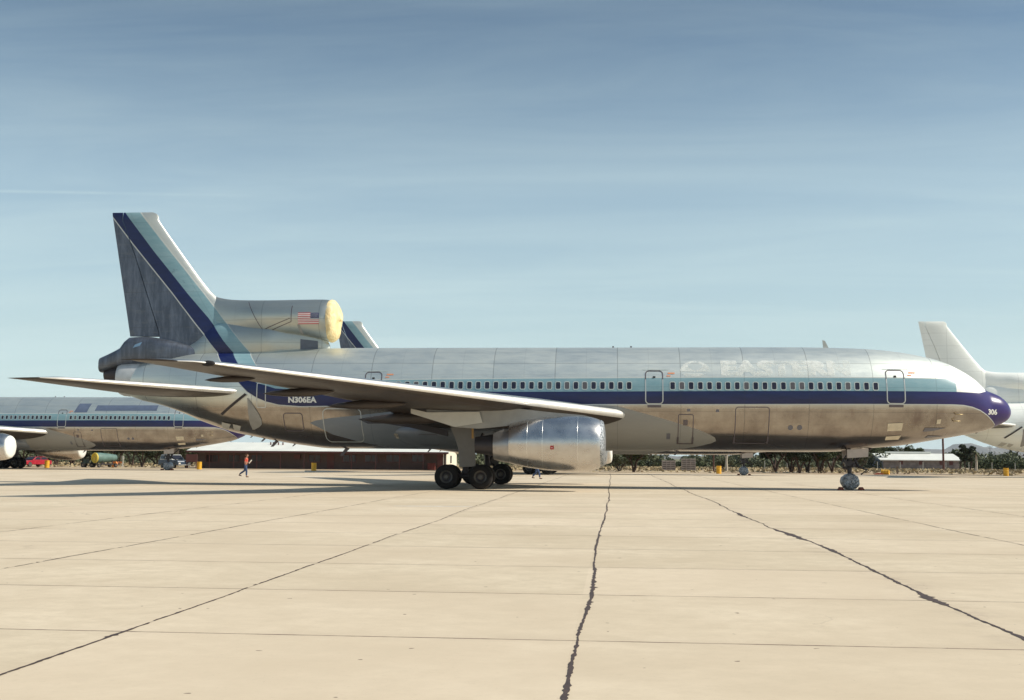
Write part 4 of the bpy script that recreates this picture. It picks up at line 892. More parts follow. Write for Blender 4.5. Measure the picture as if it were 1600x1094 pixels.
MAIN = build_airliner('airliner', (AX, AY, 0), 'huge bare metal airliner with blue stripes and a yellow cover on its tail intake', dict(inlet=MAT['foil']))
for o in list(MAIN.children_recursive):
    if o.name.split('.')[0] in ('wheel_chock', 'taped_patch', 'cowl_joint', 'door_handle', 'door_marking', 'vent_panel', 'antenna', 'air_probe', 'hatch_fitting', 'panel_seam'): split_loose(o)
def second(loc, label, title=False, patches=None, white=False, near=False):
    r = copy_tree(MAIN); r.location = loc; tag(r, label, 'airliner', 'airliners parked in the far row')
    for o in list(r.children_recursive):
        n = o.name.split('.')[0]
        if n in ('faded_airline_title', 'faded_emblem', 'registration', 'fleet_number', 'placard_number') or (white and n in ('flag_marking', 'grey_band', 'intake_cover', 'panel_seam', 'cabin_window', 'door_marking')) or (white and n == 'taped_patch'):
            bpy.data.objects.remove(o); continue
        if n == 'inlet_cover': o.material_slots[0].link = 'OBJECT'; o.material_slots[0].material = MAT['white']
        if white and n in ('fuselage', 'duct_fairing', 'engine_duct', 'tail_fairing', 'tail_fin', 'rudder', 'wing_root_fairing'):
            o.material_slots[0].link = 'OBJECT'; o.material_slots[0].material = MAT['wfus']
        if white and n in ('wing', 'tailplane', 'engine_cowl'):
            o.material_slots[0].link = 'OBJECT'; o.material_slots[0].material = MAT['wfus']
    if patches:
        fu = [o for o in r.children if o.name.startswith('fuselage')][0]
        for q in patches: patch_mb(MB(), FUS, q, .014, 0, 12, 4).build('overpaint_patch', MAT['over'], fu, smooth=False)
    return r
MAT['over'] = plain('slate_blue_overpaint', (.10, .13, .20), .45)
def Q(u, v, Y, ox):  # photo point on another airliner's flank -> its own frame
    X, Z = at(u, v, Y-2.5); return X-ox, Z
LX, LY = -48.5, 126.0
second((LX, LY, 0), 'blue striped airliner with dark overpainted blocks above its windows, far left', patches=[
    [Q(117, 644.5, LY, LX), Q(137, 644.5, LY, LX), Q(141, 630.5, LY, LX), Q(122, 630.5, LY, LX)], [Q(149, 642, LY, LX), Q(245, 642, LY, LX), Q(246, 633.3, LY, LX), Q(151, 633.3, LY, LX)]])
second((at(1162, 735, 124)[0], 124., 0), 'farther airliner mostly hidden behind the huge one, its striped fin tip showing')
second((74.6, 125.6, 0), 'plain white airliner at the right edge, its tail rising behind the blue nose', white=True)
# ================================================================== BEYOND THE APRON
def X_at(u, Y, v=725): return at(u, v, Y)[0]
def Z_at(u, v, Y): return at(u, v, Y)[1]
# ---- long low building
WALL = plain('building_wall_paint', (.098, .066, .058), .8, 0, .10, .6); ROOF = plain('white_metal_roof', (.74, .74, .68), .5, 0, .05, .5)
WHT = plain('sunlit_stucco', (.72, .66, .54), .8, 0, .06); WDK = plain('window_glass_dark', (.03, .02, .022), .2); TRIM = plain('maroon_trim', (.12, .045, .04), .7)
BY = 150.0; bx0, bx1 = X_at(308, BY), X_at(697, BY); ze = Z_at(500, 705.5, BY-1.4); zrg = Z_at(500, 692, BY+5)
b = empty('office_building', (bx0, BY, 0)); tag(b, 'long low building with a white roof and brown shaded wall behind the main wheels', 'building')
w = bx1-bx0
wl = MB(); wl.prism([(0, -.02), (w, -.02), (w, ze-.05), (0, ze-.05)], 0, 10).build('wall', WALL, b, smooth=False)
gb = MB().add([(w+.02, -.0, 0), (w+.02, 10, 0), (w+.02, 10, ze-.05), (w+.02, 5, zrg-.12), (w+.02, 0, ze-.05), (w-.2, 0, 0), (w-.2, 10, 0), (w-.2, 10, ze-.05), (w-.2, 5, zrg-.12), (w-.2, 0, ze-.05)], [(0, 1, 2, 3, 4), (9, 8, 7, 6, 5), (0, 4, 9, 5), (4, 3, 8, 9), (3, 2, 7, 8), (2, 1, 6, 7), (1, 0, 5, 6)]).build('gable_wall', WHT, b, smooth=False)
e0 = X_at(290, BY-1.4)-bx0; e1 = w+.5
rf = MB().add([(e0, -1.4, ze), (e1, -1.4, ze), (e1, 5, zrg), (e0, 5, zrg), (e1, 11.4, ze), (e0, 11.4, ze), (e0, -1.4, ze-.14), (e1, -1.4, ze-.14), (e1, 5, zrg-.14), (e0, 5, zrg-.14), (e1, 11.4, ze-.14), (e0, 11.4, ze-.14)],
    [(0, 1, 2, 3), (3, 2, 4, 5), (7, 6, 9, 8), (8, 9, 11, 10), (1, 7, 8, 2), (2, 8, 10, 4), (0, 3, 9, 6), (3, 5, 11, 9), (4, 10, 11, 5), (0, 6, 7, 1)]).build('roof', ROOF, b, smooth=False)
MB().box(((e0+e1)/2, -1.43, ze-.10), (e1-e0, .05, .24)).build('fascia', TRIM, rf, smooth=False)
for u, v in ((429, 692.5), (437, 696), (444, 693), (425, 690.5)):
    MB().tube([(X_at(u, BY+4)-bx0, 3.2, ze+.6), (X_at(u, BY+4)-bx0, 3.2, zrg+.02)], .09, 0, 8).build('roof_vent', TRIM, rf)
for u0, u1 in ((321, 342), (356, 375.5), (391, 411), (481, 502), (535, 557), (569, 591), (602, 626), (642, 664)):
    a, c_ = X_at(u0, BY)-bx0, X_at(u1, BY)-bx0; z0_, z1_ = Z_at(u0, 722.5, BY), Z_at(u0, 710, BY)
    wd = MB().box(((a+c_)/2, .0, (z0_+z1_)/2), (c_-a, .06, z1_-z0_)).build('window', TRIM, b, smooth=False)
    for k in (0, 1): MB().box((a+(c_-a)*(.27+.46*k), -.03, (z0_+z1_)/2), ((c_-a)*.42, .03, (z1_-z0_)*.84)).build('pane', WDK, wd, smooth=False)
for u0, u1 in ((511, 522), (683, 694)):
    a, c_ = X_at(u0, BY)-bx0, X_at(u1, BY)-bx0; d = MB().box(((a+c_)/2, -.0, 1.02), (c_-a, .07, 2.04)).build('door', TRIM, b, smooth=False); MB().box((c_-.12, -.06, 1.0), (.06, .05, .14)).build('handle', MAT['rim'], d, smooth=False)
for u in (327, 365, 401, 438, 475, 549, 587, 624, 661, 693, 697): MB().box((X_at(u, BY-1.2)-bx0, -1.2, (ze-.1)/2), (.09, .09, ze-.1)).build('porch_post', TRIM if u < 690 else WHT, b, smooth=False)
a = X_at(465, BY)-bx0; MB().box((a, -.2, Z_at(465, 713.5, BY)), (.8, .4, .55)).build('wall_cooler', TRIM, b, smooth=False)
a = X_at(674.5, BY-.6)-bx0; o = MB().box((0, 0, .42), (.92, .6, .82)).box((0, 0, .86), (1.0, .66, .06)).build('storage_bin', plain('rust_red_bin', (.16, .035, .025), .7)); o.location = (a+bx0, BY-.7, -.02); tag(o, 'dark red bin against the brown wall beside the last door', 'bin')
gw = MB().box((w+.04, 4.2, 1.35), (.05, 1.1, .95)).build('window', WDK, b, smooth=False)

# ---- shed on the right
SY = 235.0; sx0, sx1 = X_at(1380, SY), X_at(1499, SY); ze2, zr2 = Z_at(1440, 718.7, SY), Z_at(1440, 708.8, SY+6); w = sx1-sx0
SH = plain('weathered_block_wall', (.22, .19, .18), .9, 0, .3, 1.2)
b = empty('shed', (sx0, SY, 0)); tag(b, 'low grey shed with a pale roof under the nose of the big airliner', 'shed')
MB().prism([(0, -.02), (w, -.02), (w, ze2), (0, ze2)], 0, 12).build('wall', SH, b, smooth=False)
MB().add([(-.02, 0, 0), (-.02, 12, 0), (-.02, 12, ze2), (-.02, 6, zr2-.1), (-.02, 0, ze2), (.2, 0, 0), (.2, 12, 0), (.2, 12, ze2), (.2, 6, zr2-.1), (.2, 0, ze2)], [(0, 4, 3, 2, 1), (5, 6, 7, 8, 9), (4, 9, 8, 3), (3, 8, 7, 2)]).build('gable_wall', plain('bluish_gable', (.24, .25, .29), .8), b, smooth=False)
rf = MB().add([(-.7, -.6, ze2), (w+.5, -.6, ze2), (w+.5, 6, zr2), (-.7, 6, zr2), (w+.5, 12.6, ze2), (-.7, 12.6, ze2), (-.7, -.6, ze2-.15), (w+.5, -.6, ze2-.15), (w+.5, 6, zr2-.15), (-.7, 6, zr2-.15), (w+.5, 12.6, ze2-.15), (-.7, 12.6, ze2-.15)],
    [(0, 1, 2, 3), (3, 2, 4, 5), (7, 6, 9, 8), (8, 9, 11, 10), (1, 7, 8, 2), (2, 8, 10, 4), (0, 3, 9, 6), (3, 5, 11, 9), (4, 10, 11, 5), (0, 6, 7, 1)]).build('roof', ROOF, b, smooth=False)
MB().box((X_at(1419, SY+6)-sx0, 6, zr2+.18), (X_at(1454, SY+6)-X_at(1384, SY+6), .9, .36)).build('ridge_vent', ROOF, rf, smooth=False)
for u0, u1 in ((1405, 1411), (1436, 1442), (1468, 1473), (1483, 1489)):
    a, c_ = X_at(u0, SY)-sx0, X_at(u1, SY)-sx0; MB().box(((a+c_)/2, 0, ze2-.55), (c_-a, .08, .75)).build('window', TRIM, b, smooth=False)

# ---- drums
YEL = plain('yellow_drum_paint', (.74, .40, .03), .5, 0, .14, 3)
def drum():
    mb = MB().lathe([(0, 0), (0, .27), (.01, .29), (.28, .285), (.30, .30), (.32, .285), (.57, .285), (.59, .30), (.61, .285), (.87, .285), (.89, .295), (.90, .29), (.87, .26), (.87, 0)], 'z', seg=28)
    o = mb.build('steel_drum', YEL); MB().lathe([(0, .03), (.03, .03), (.03, 0)], 'z', (.15, 0, .87), seg=8).build('bung_cap', MAT['dark'], o); return o
dp = None
for u, Y, lab in ((73.5, 139, 'yellow drum beside the red car at far left'), (311.5, 136, 'yellow drum at the left end of the long building'), (490.5, 131, 'yellow drum in front of the middle of the long building'), (1123, 135, 'yellow drum at the apron edge right of the engine'), (1571.5, 137, 'yellow drum at the apron edge on the far right')):
    if dp is None: o = dp = drum()
    else: o = copy_tree(dp)
    o.location = (X_at(u, Y), Y, -.012); o.rotation_euler = (0, 0, rng.uniform(0, 6)); tag(o, lab, 'drum', 'yellow drums along the apron edge')
o = copy_tree(dp); o.location = (X_at(1377, 142), 142, .27); o.rotation_euler = (R(90), 0, R(62)); tag(o, 'yellow drum lying tipped over at the apron edge left of the shed', 'drum', 'yellow drums along the apron edge')
o = MB().prism([(0, 0), (1.0, .03), (.9, .16), (.4, .20), (.05, .12)], -.2, .2).build('wheel_chock_block', plain('faded_red_block', (.40, .09, .06), .8), smooth=False); o.location = (X_at(1366, 141), 141, -.01); tag(o, 'red wooden chock block beside the tipped yellow drum', 'chock')
# ---- posts, pole, crates
WOOD = plain('dark_pole_wood', (.10, .045, .035), .85, 0, .2, 4)
pl = MB().tube([(0, 0, -.2), (.02, 0, 3), (.0, 0, 7.5)], [.15, .14, .12], 0, 12).build('utility_pole', WOOD); pl.location = (X_at(1474, 172), 172, 0); tag(pl, 'tall brown utility pole in front of the right shed', 'utility pole')
MB().box((0, 0, 7.1), (2.4, .12, .14)).build('crossarm', WOOD, pl, smooth=False)
px_ = pl.location.x; mb = MB()
for k in range(2):
    pts = []
    for i in range(17): t = i/16; pts.append((-60*(1-t), 0, 6.9-k*.9+1.1*(4*(t-.5)**2-1)*.6+(1-t)*-.4))
    mb.tube(pts, .014, 0, 4)
    pts = [(60*i/16, 0, 6.9-k*.9+1.1*(4*(i/16-.5)**2-1)*.6) for i in range(17)]; mb.tube(pts, .014, 0, 4)
o = mb.build('overhead_wires', MAT['dark']); o.location = (px_, 172.2, 0); tag(o, 'thin dark overhead wires running from the brown utility pole', 'wires')
o = MB().tube([(0, 0, -.2), (.0, 0, 2), (.03, 0, 3.4)], [.11, .10, .09], 0, 10).build('wooden_post', WOOD); o.location = (X_at(1115, 156), 156, 0); tag(o, 'dark brown post standing just left of a yellow drum', 'post')
o = MB().box((0, 0, .42), (.2, .2, .9)).box((0, 0, .90), (.3, .26, .08)).build('short_post', plain('weathered_post', (.20, .15, .11), .9), smooth=False); o.location = (X_at(1402, 150), 150, -.02); tag(o, 'short weathered post between the tipped drum and the utility pole', 'post')
CR = plain('grey_crate_wood', (.34, .29, .26), .9, 0, .2, 3); CRD = plain('crate_gap', (.10, .075, .07), .9)
for u0, u1, vt, lab in ((1034, 1055.5, 720, 'lower of two grey slatted crates beside the desert bushes'), (1064.5, 1087, 717, 'taller grey slatted crate just left of the brown post')):
    Y = 168; a, c_ = X_at(u0, Y), X_at(u1, Y); h = Z_at(u0, vt, Y); w = c_-a
    cr_ = MB().box((w/2, .6, h/2), (w-.1, 1.1, h-.06)).build('slatted_crate', CRD, smooth=False); cr_.location = (a, Y, 0); tag(cr_, lab, 'crate', 'grey crates stacked past the apron')
    n = int(h/.27)
    for k in range(n):
        z_ = (k+.5)*h/n; MB().box((w/2, 0, z_), (w, .05, h/n*.66)).build('slat', CR, cr_, smooth=False)
    for k in range(4): MB().box((w*(.04+.307*k), -.04, h/2), (.09, .05, h)).build('batten', CR, cr_, smooth=False)
    MB().box((w/2, .6, h+.03), (w+.06, 1.25, .06)).build('lid', CR, cr_, smooth=False)
# wire fence
Y = 205; f = empty('wire_fence', (X_at(1160, Y), Y, 0)); tag(f, 'wire fence with thin white posts running in front of the right shed', 'fence'); x0 = X_at(1160, Y); x1 = X_at(1680, Y); k = 0
PW = plain('white_post_paint', (.55, .52, .46), .7)
xx = x0
while xx < x1: MB().box((xx-x0, 0, .65), (.10, .10, 1.5)).build('post', PW, f, smooth=False); xx += 3.75
for z_ in (.45, .85, 1.25): MB().tube([(0, -.06, z_), ((x1-x0)/2, -.06, z_), (x1-x0, -.06, z_)], .012, 0, 4).build('wire', MAT['dark'], f)
# dark panel on legs, by the left building corner
o = empty('sign_panel', (X_at(299, 147), 147, 0)); tag(o, 'dark brown board on posts between the pickup and the long building', 'board')
MB().box((0, 0, 1.28), (1.5, .08, .95)).build('board', TRIM, o, smooth=False)
for s_ in (-.6, .6): MB().box((s_, .06, .9), (.09, .09, 1.84)).build('post', TRIM, o, smooth=False)
o = MB().tube([(0, 0, -.1), (0, 0, 1.5)], .06, 0, 8).box((0, 0, 1.25), (.26, .05, .5)).build('marker_post', PW, smooth=False); o.location = (X_at(192, 152), 152, 0); tag(o, 'white marker post right of the covered engine', 'post')
o = MB().box((0, 0, .35), (.55, .5, .62)).box((0, 0, .70), (.40, .40, .1)).build('orange_box', plain('orange_plastic', (.70, .26, .07), .5), smooth=False); o.location = (X_at(179.5, 150), 150, 0); tag(o, 'small orange box just right of the covered engine', 'box')
bb_ = empty('traffic_barrier', (X_at(188, 153), 153, 0)); tag(bb_, 'low orange barrier beside the white marker post', 'barrier')
MB().box((0, 0, .62), (.75, .05, .22)).build('board', plain('orange_board', (.70, .20, .06), .5), bb_, smooth=False)
for s_ in (-.3, .3): MB().prism([(s_-.12, 0), (s_-.07, 0), (s_+.03, .75), (s_-.02, .75)], -.03, .03).build('leg', PW, bb_, smooth=False)
# ---- white painted streaks on the concrete
PT = plain('worn_white_paint', (.80, .77, .70), .7, 0, .05)
for u0, u1, v, th in ((615, 738, 790.5, .16), (440, 512, 744.2, .55)):
    a = []
    for k in range(15):
        u = u0+(u1-u0)*k/14
        d = fw+r2*((u-800)/F)+u2*((547-(v+.8*(k/14)))/F); t = -CAMH/d.z; a.append((d.x*t, d.y*t))
    V = []
    for k, (x_, y_) in enumerate(a): h = th*(sin(pi*(k+.5)/15)**.5)*rng.uniform(.7, 1.2); V += [(x_, y_-h, 0), (x_, y_+h, 0)]
    o = mesh_obj('painted_line', [(p[0], p[1], -.0035) for p in V], [(2*k, 2*k+2, 2*k+3, 2*k+1) for k in range(14)], PT, smooth=False); tag(o, kind='structure')

# ---- engine on a dolly, equipment cart
GRN = plain('teal_engine_tarp', (.10, .17, .15), .6, 0, .25, 1.5); RNG = plain('yellow_intake_blank', (.66, .50, .07), .5)
Y = 148; e = empty('covered_engine', (X_at(163, Y), Y, 0), R(62)); tag(e, 'green tarp wrapped jet engine with a yellow round blank, on a wheeled cradle', 'jet engine')
MB().lathe([(-.2, .60), (.0, .66), (.5, .66), (1.3, .60), (2.2, .50), (2.9, .42), (3.0, .2), (3.0, 0)], 'x', (-1.2, 0, 1.22), seg=32).build('tarp_body', GRN, e)
rg = MB().lathe([(0, .66), (-.08, .67), (-.16, .62), (-.14, .54), (-.02, .50), (-.02, .14), (-.1, .12), (-.12, 0)], 'x', (-1.42, 0, 1.22), seg=36).build('intake_blank', RNG, e)
fr = MB().box((0, -.5, .42), (3.2, .10, .14)).box((0, .5, .42), (3.2, .10, .14)).box((-1.4, 0, .42), (.1, .9, .12)).box((1.4, 0, .42), (.1, .9, .12)).box((-.7, .5, .72), (.1, .1, .5)).box((-.7, -.5, .72), (.1, .1, .5)).box((.9, .4, .72), (.1, .1, .5)).box((.9, -.4, .72), (.1, .1, .5)).build('cradle', MAT['dark'], e, smooth=False)
for dx in (-1.3, 1.3):
    for dy in (-.62, .62): w_ = MB().lathe([(-.08, 0), (-.09, .14), (-.09, .2), (-.06, .26), (.06, .26), (.09, .2), (.09, .14), (.08, 0)], 'y', seg=20, ms=[1, 0, 0, 0, 0, 0, 1]).build('wheel', [MAT['tyre'], MAT['rim']], e); w_.location = (dx, dy, .26)
e = empty('equipment_cart', (X_at(138, 147), 147, 0), R(8)); tag(e, 'dark low equipment cart on small wheels left of the covered engine', 'cart')
MB().box((0, 0, .55), (1.7, .8, .16)).box((-.3, 0, .82), (.5, .5, .4)).box((.5, .1, .75), (.3, .35, .26)).tube([(-.85, 0, .5), (-1.3, 0, .2)], .03, 0, 6).build('deck', plain('dark_green_cart', (.03, .05, .04), .6), e, smooth=False)
for dx in (-.55, .55):
    for dy in (-.42, .42): w_ = MB().lathe([(-.07, 0), (-.08, .14), (-.08, .22), (-.05, .29), (.05, .29), (.08, .22), (.08, .14), (.07, 0)], 'y', seg=20, ms=[1, 0, 0, 0, 0, 0, 1]).build('wheel', [MAT['tyre'], MAT['rim']], e); w_.location = (dx, dy, .29)

# ---- cars
GL = plain('car_glass', (.02, .02, .03), .1)
def car(name, label, cat, loc, rz, L_, W_, prof, cab, paint, cabpaint, cabw=.80):
    """prof: lower body side outline, cab: cabin outline (x,z)"""
    root = empty(name, loc, rz); tag(root, label, cat)
    def body(poly, w0, w1, zlo, zhi, nm, mt):
        cx = sum(p[0] for p in poly)/len(poly); n = len(poly); V = []
        for yy, k in ((-1, 0), (-1, 1), (1, 1), (1, 0)):
            for x_, z_ in poly:
                t = (z_-zlo)/(zhi-zlo); wdt = (w0+(w1-w0)*t)/2; ins = .0 if k else .0; V.append((cx+(x_-cx)*(1 if k else .97), yy*wdt*(.92 if k else 1.), z_ if k else zlo+(z_-zlo)*.97))
        V2 = [V[n*j+i] for j in (0, 3) for i in range(n)]
        return mesh_obj(nm, V2, [tuple(range(n)), tuple(range(2*n-1, n-1, -1))]+[(i, i+n, (i+1) % n+n, (i+1) % n) for i in range(n)], mt, root, smooth=False)
    bd = clean_normals(body(prof, W_, W_*.97, prof[0][1], max(p[1] for p in prof), 'body', paint)); bv = bd.modifiers.new('b', 'BEVEL'); bv.width = .05; bv.segments = 3; bd.data.shade_smooth(); bd.data.set_sharp_from_angle(angle=R(35))
    zl, zh = min(p[1] for p in cab), max(p[1] for p in cab); cb = clean_normals(body(cab, W_*.93, W_*cabw, zl, zh, 'cabin', cabpaint)); bv = cb.modifiers.new('b', 'BEVEL'); bv.width = .04; bv.segments = 2
    # windows: side panes, windscreen, rear
    a0, a1, a2, a3 = cab[0], cab[1], cab[2], cab[3]   # rear-bottom, rear-top, front-top, front-bottom
    for sg_ in (-1, 1):
        for t0, t1 in ((.06, .48), (.53, .94)):
            q = []
            for t, h in ((t0, .15), (t1, .15), (t1, .86), (t0, .86)):
                xb = a0[0]+(a3[0]-a0[0])*t; xt_ = a1[0]+(a2[0]-a1[0])*t; x_ = xb+(xt_-xb)*h; z_ = zl+(zh-zl)*h; wdt = (W_*.93+(W_*cabw-W_*.93)*h)/2+.012; q.append((x_, sg_*wdt, z_))
            mesh_obj('side_window', q, [(0, 1, 2, 3)], GL, cb, smooth=False)
    for pa, pb, nm in ((a3, a2, 'windscreen'), (a0, a1, 'rear_window')):
        q = []; s_ = 1 if pa[0] > (a0[0]+a3[0])/2 else -1
        for yy, h in ((-.86, .12), (.86, .12), (.86, .88), (-.86, .88)):
            wdt = (W_*.93+(W_*cabw-W_*.93)*h)/2; q.append((pa[0]+(pb[0]-pa[0])*h+s_*.02, yy*wdt, pa[1]+(pb[1]-pa[1])*h+.012))
        mesh_obj(nm, q, [(0, 1, 2, 3)], GL, cb, smooth=False)
    for dx in (-L_*.31, L_*.31):
        for dy in (-W_/2+.1, W_/2-.1): o = MB().lathe([(-.10, 0), (-.11, .2), (-.11, .26), (-.08, .335), (.08, .335), (.11, .26), (.11, .2), (.10, 0)], 'y', seg=26, ms=[1, 1, 0, 0, 0, 1, 1]).build('wheel', [MAT['tyre'], MAT['rim']], root); o.location = (dx, dy, .335)
    for sx, nm, mt in ((L_/2, 'headlight', PT), (-L_/2, 'tail_light', MAT['red'])):
        for sy in (-1, 1): MB().box((sx*.985, sy*W_*.36, .62), (.10, .26, .14)).build(nm, mt, root, smooth=False)
    for sx in (L_/2, -L_/2): MB().box((sx*1.0, 0, .42), (.12, W_*.94, .14)).build('bumper', plain('chrome', (.6, .6, .6), .2, .9), root, smooth=False)
    return root
prof = [(-2.2, .32), (-2.25, .70), (-2.15, .86), (-1.2, .90), (.7, .90), (2.0, .80), (2.2, .68), (2.2, .32)]
car('parked_car', 'red car parked on the dirt at far left', 'car', (X_at(53, 150), 150, -.02), R(248), 4.4, 1.78, prof, [(-1.75, .88), (-1.15, 1.34), (.25, 1.34), (.95, .89)], plain('red_car_paint', (.40, .02, .035), .25, .1), plain('red_car_paint_top', (.40, .02, .035), .25, .1))
prof = [(-2.4, .40), (-2.45, .85), (-2.4, 1.05), (-.6, 1.07), (.9, 1.07), (2.3, .98), (2.4, .80), (2.4, .40)]
car('parked_truck', 'dark blue utility truck with a white cabin roof behind a wrapped nose wheel', 'truck', (X_at(272.5, 150), 150, -.02), R(-38), 4.8, 1.95, prof, [(-2.2, 1.05), (-2.05, 1.74), (.25, 1.74), (.95, 1.06)], plain('navy_truck_paint', (.03, .05, .085), .3, .1), plain('white_cab_paint', (.66, .66, .62), .4))

# ---- trees
def foliage(name, lo, hi):
    m = NB(name); g_ = m.n('ShaderNodeNewGeometry'); v, x, y, z = m.xyz(); n = m.noise(v, .9, 4)
    m.col(m.mix(m.math('MULTIPLY', m.math('ADD', g_.outputs['Random Per Island'], n), .5), lo, hi)); m.rough(.75); m.b.inputs['Specular IOR Level'].default_value = .2; return m.m
FOL = [foliage('mesquite_leaves', (.022, .032, .014), (.10, .115, .05)), foliage('olive_leaves', (.05, .06, .035), (.16, .17, .10)), foliage('dark_leaves', (.012, .018, .010), (.05, .06, .03))]
BARK = plain('tree_bark', (.07, .045, .035), .95, 0, .3, 5); PALE = plain('dead_pale_wood', (.48, .42, .34), .9, 0, .15, 4)
def tree_meshes(seed, h, r, stems, fol, dens=2600, leaf=.16, trunk_h=.32):
    q = np.random.default_rng(seed); mb = MB(); tips = []
    for s_ in range(stems):
        a = 2*pi*s_/stems+q.uniform(-.5, .5); sp = r*.35*(stems > 1)
        p0 = Vector((q.uniform(-.1, .1), q.uniform(-.1, .1), -.1)); p1 = Vector((cos(a)*sp*.5, sin(a)*sp*.5, h*trunk_h)); p2 = p1+Vector((cos(a)*sp+q.uniform(-.3, .3), sin(a)*sp, h*.22))
        mb.tube([p0, (p0+p1)/2+Vector((q.uniform(-.15, .15), q.uniform(-.1, .1), 0)), p1, p2], [h*.035, h*.028, h*.022, h*.014], 0, 7)
        for b_ in range(6):
            t = p1+(p2-p1)*q.uniform(0, 1); e_ = Vector((q.normal(0, r*.42), q.normal(0, r*.42), h*q.uniform(.45, .88)))
            mid = (t+e_)/2+Vector((q.uniform(-.2, .2), q.uniform(-.2, .2), .1)); mb.tube([t, mid, e_], [h*.012, h*.008, h*.003], 0, 5); tips += [e_, mid, (mid+e_)/2]
    tr = mb.build('trunk', BARK); me_t = tr.data; bpy.data.objects.remove(tr)
    ncl = 34; cl = []
    for k in range(ncl):
        if k < len(tips)*.7: c_ = tips[q.integers(len(tips))]; c_ = np.array(c_)
        else:
            a = q.uniform(0, 2*pi); rr_ = r*sqrt(q.uniform(0, 1)); c_ = np.array((cos(a)*rr_, sin(a)*rr_, h*q.uniform(.42, .9)))
        k_ = 1-.45*(np.hypot(c_[0], c_[1])/r)**2; c_[2] = min(c_[2], h*k_); cl.append((c_, r*q.uniform(.16, .34)))
    V = []; Fc = []; N_ = dens
    ids = q.integers(0, ncl, N_); dirs = q.normal(0, 1, (N_, 3)); dirs /= np.linalg.norm(dirs, axis=1)[:, None]; rad = q.uniform(.3, 1, N_)**.5
    for i in range(N_):
        c_, cr_ = cl[ids[i]]; p = c_+dirs[i]*cr_*rad[i]*np.array((1, 1, .7)); n_ = Vector(q.normal(0, 1, 3)).normalized(); a_ = n_.orthogonal().normalized(); b_ = n_.cross(a_); l = leaf*q.uniform(.6, 1.4); p = Vector(p); k = len(V)
        V += [p-a_*l, p-b_*l*.5, p+a_*l, p+b_*l*.5]; Fc.append((k, k+1, k+2, k+3))
    cr_ = mesh_obj('crown', V, Fc, fol, smooth=False); me_c = cr_.data; bpy.data.objects.remove(cr_); return me_t, me_c
KINDS = [tree_meshes(11, 4.6, 3.0, 4, FOL[0], 5200, .15), tree_meshes(12, 4.2, 2.6, 3, FOL[0], 4200, .15), tree_meshes(13, 5.4, 3.2, 3, FOL[2], 6000, .17, .28), tree_meshes(14, 3.6, 2.8, 5, FOL[1], 4600, .14, .15), tree_meshes(15, 5.0, 1.3, 1, FOL[2], 4200, .15, .12)]
def tree(u, Y, k, sc, label, grp=None, sz=1.):
    o = empty('tree', (X_at(u, Y), Y, -.02), rng.uniform(0, 6.28)); tag(o, label, 'tree', grp)
    for nm, me in zip(('trunk', 'crown'), KINDS[k]): c_ = link(bpy.data.objects.new(nm, me), o)
    o.scale = (sc, sc, sc*sz); return o
G1 = 'dark trees behind the far left airliner'; G2 = 'dark mesquite trees under the forward belly'; G3 = 'bushy trees beyond the right apron edge'
for i, (u, Y, k, sc) in enumerate([(-14, 172, 2, 1.0), (14, 168, 0, 1.05), (36, 178, 2, 1.0), (62, 182, 0, 1.15), (88, 174, 2, .95), (112, 180, 0, 1.1), (134, 186, 3, 1.2), (160, 176, 2, 1.0), (184, 184, 0, 1.15), (206, 172, 1, 1.05), (222, 158, 2, .82), (246, 180, 3, 1.2), (270, 186, 0, 1.1), (296, 190, 3, 1.2)]):
    tree(u, Y, k, sc, 'dark bushy tree, '+['first','second','third','fourth','fifth','sixth','seventh','eighth','ninth','tenth','eleventh','twelfth','thirteenth','fourteenth'][i]+' from the left in the row behind the far left airliner', G1)
tree(990, 146, 0, .86, 'mesquite tree with forked dark trunks right of the main engine', None)
tree(968, 158, 3, .8, 'low bush behind the mesquite right of the main engine', None)
for i, (u, Y, k, sc) in enumerate(((1212, 158, 2, 1.0), (1236, 160, 0, .95), (1249, 149, 2, .82), (1262, 162, 2, .95), (1281, 152, 0, .98), (1300, 160, 2, .9), (1322, 166, 1, .95))):
    tree(u, Y, k, sc, 'dark mesquite, '+['first','second','third','fourth','fifth','sixth','seventh'][i]+' from the left, under the belly left of the nose wheel', G2)
for u, Y, k, sc, lb in ((1342, 232, 3, 1.0, 'wide low bush between the nose wheel and the right shed'), (1362, 248, 1, 1.3, 'olive tree just left of the gable of the right shed'), (1387, 262, 0, 1.15, 'small dark tree showing above the left end of the shed roof'), (1432, 262, 1, 1.2, 'olive tree top showing above the middle of the shed roof')): tree(u, Y, k, sc, lb, G3)
tree(1508, 205, 4, .95, 'narrow dark tree immediately right of the shed'); tree(1517, 208, 4, .90, 'second narrow dark tree right of the shed, beside a pale palm trunk'); tree(1500, 255, 1, .95, 'round grey green tree rising behind the right end of the shed')
# pale palm and dead pale tree
o = empty('palm_tree', (X_at(1525, 200), 200, 0)); tag(o, 'small pale palm beside the narrow dark trees', 'palm')
MB().tube([(0, 0, -.1), (.1, 0, 1.4), (.05, 0, 2.9)], [.22, .17, .15], 0, 9).build('trunk', PALE, o); mb = MB(); q = random.Random(5)
for k in range(26):
    a = q.uniform(0, 6.28); el = q.uniform(-.6, 1.1); pts = []; L_ = q.uniform(.8, 1.3)
    for i in range(5): t = i/4; pts.append(Vector((cos(a)*cos(el)*t*L_, sin(a)*cos(el)*t*L_, 2.9+sin(el)*t*L_-t*t*.6)))
    sd_ = Vector((-sin(a), cos(a), 0)); V = []
    for i, p in enumerate(pts): w_ = .16*(1-(i/4)**2)+.01; V += [p-sd_*w_, p+sd_*w_]
    mb.add(V, [(2*i, 2*i+1, 2*i+3, 2*i+2) for i in range(4)])
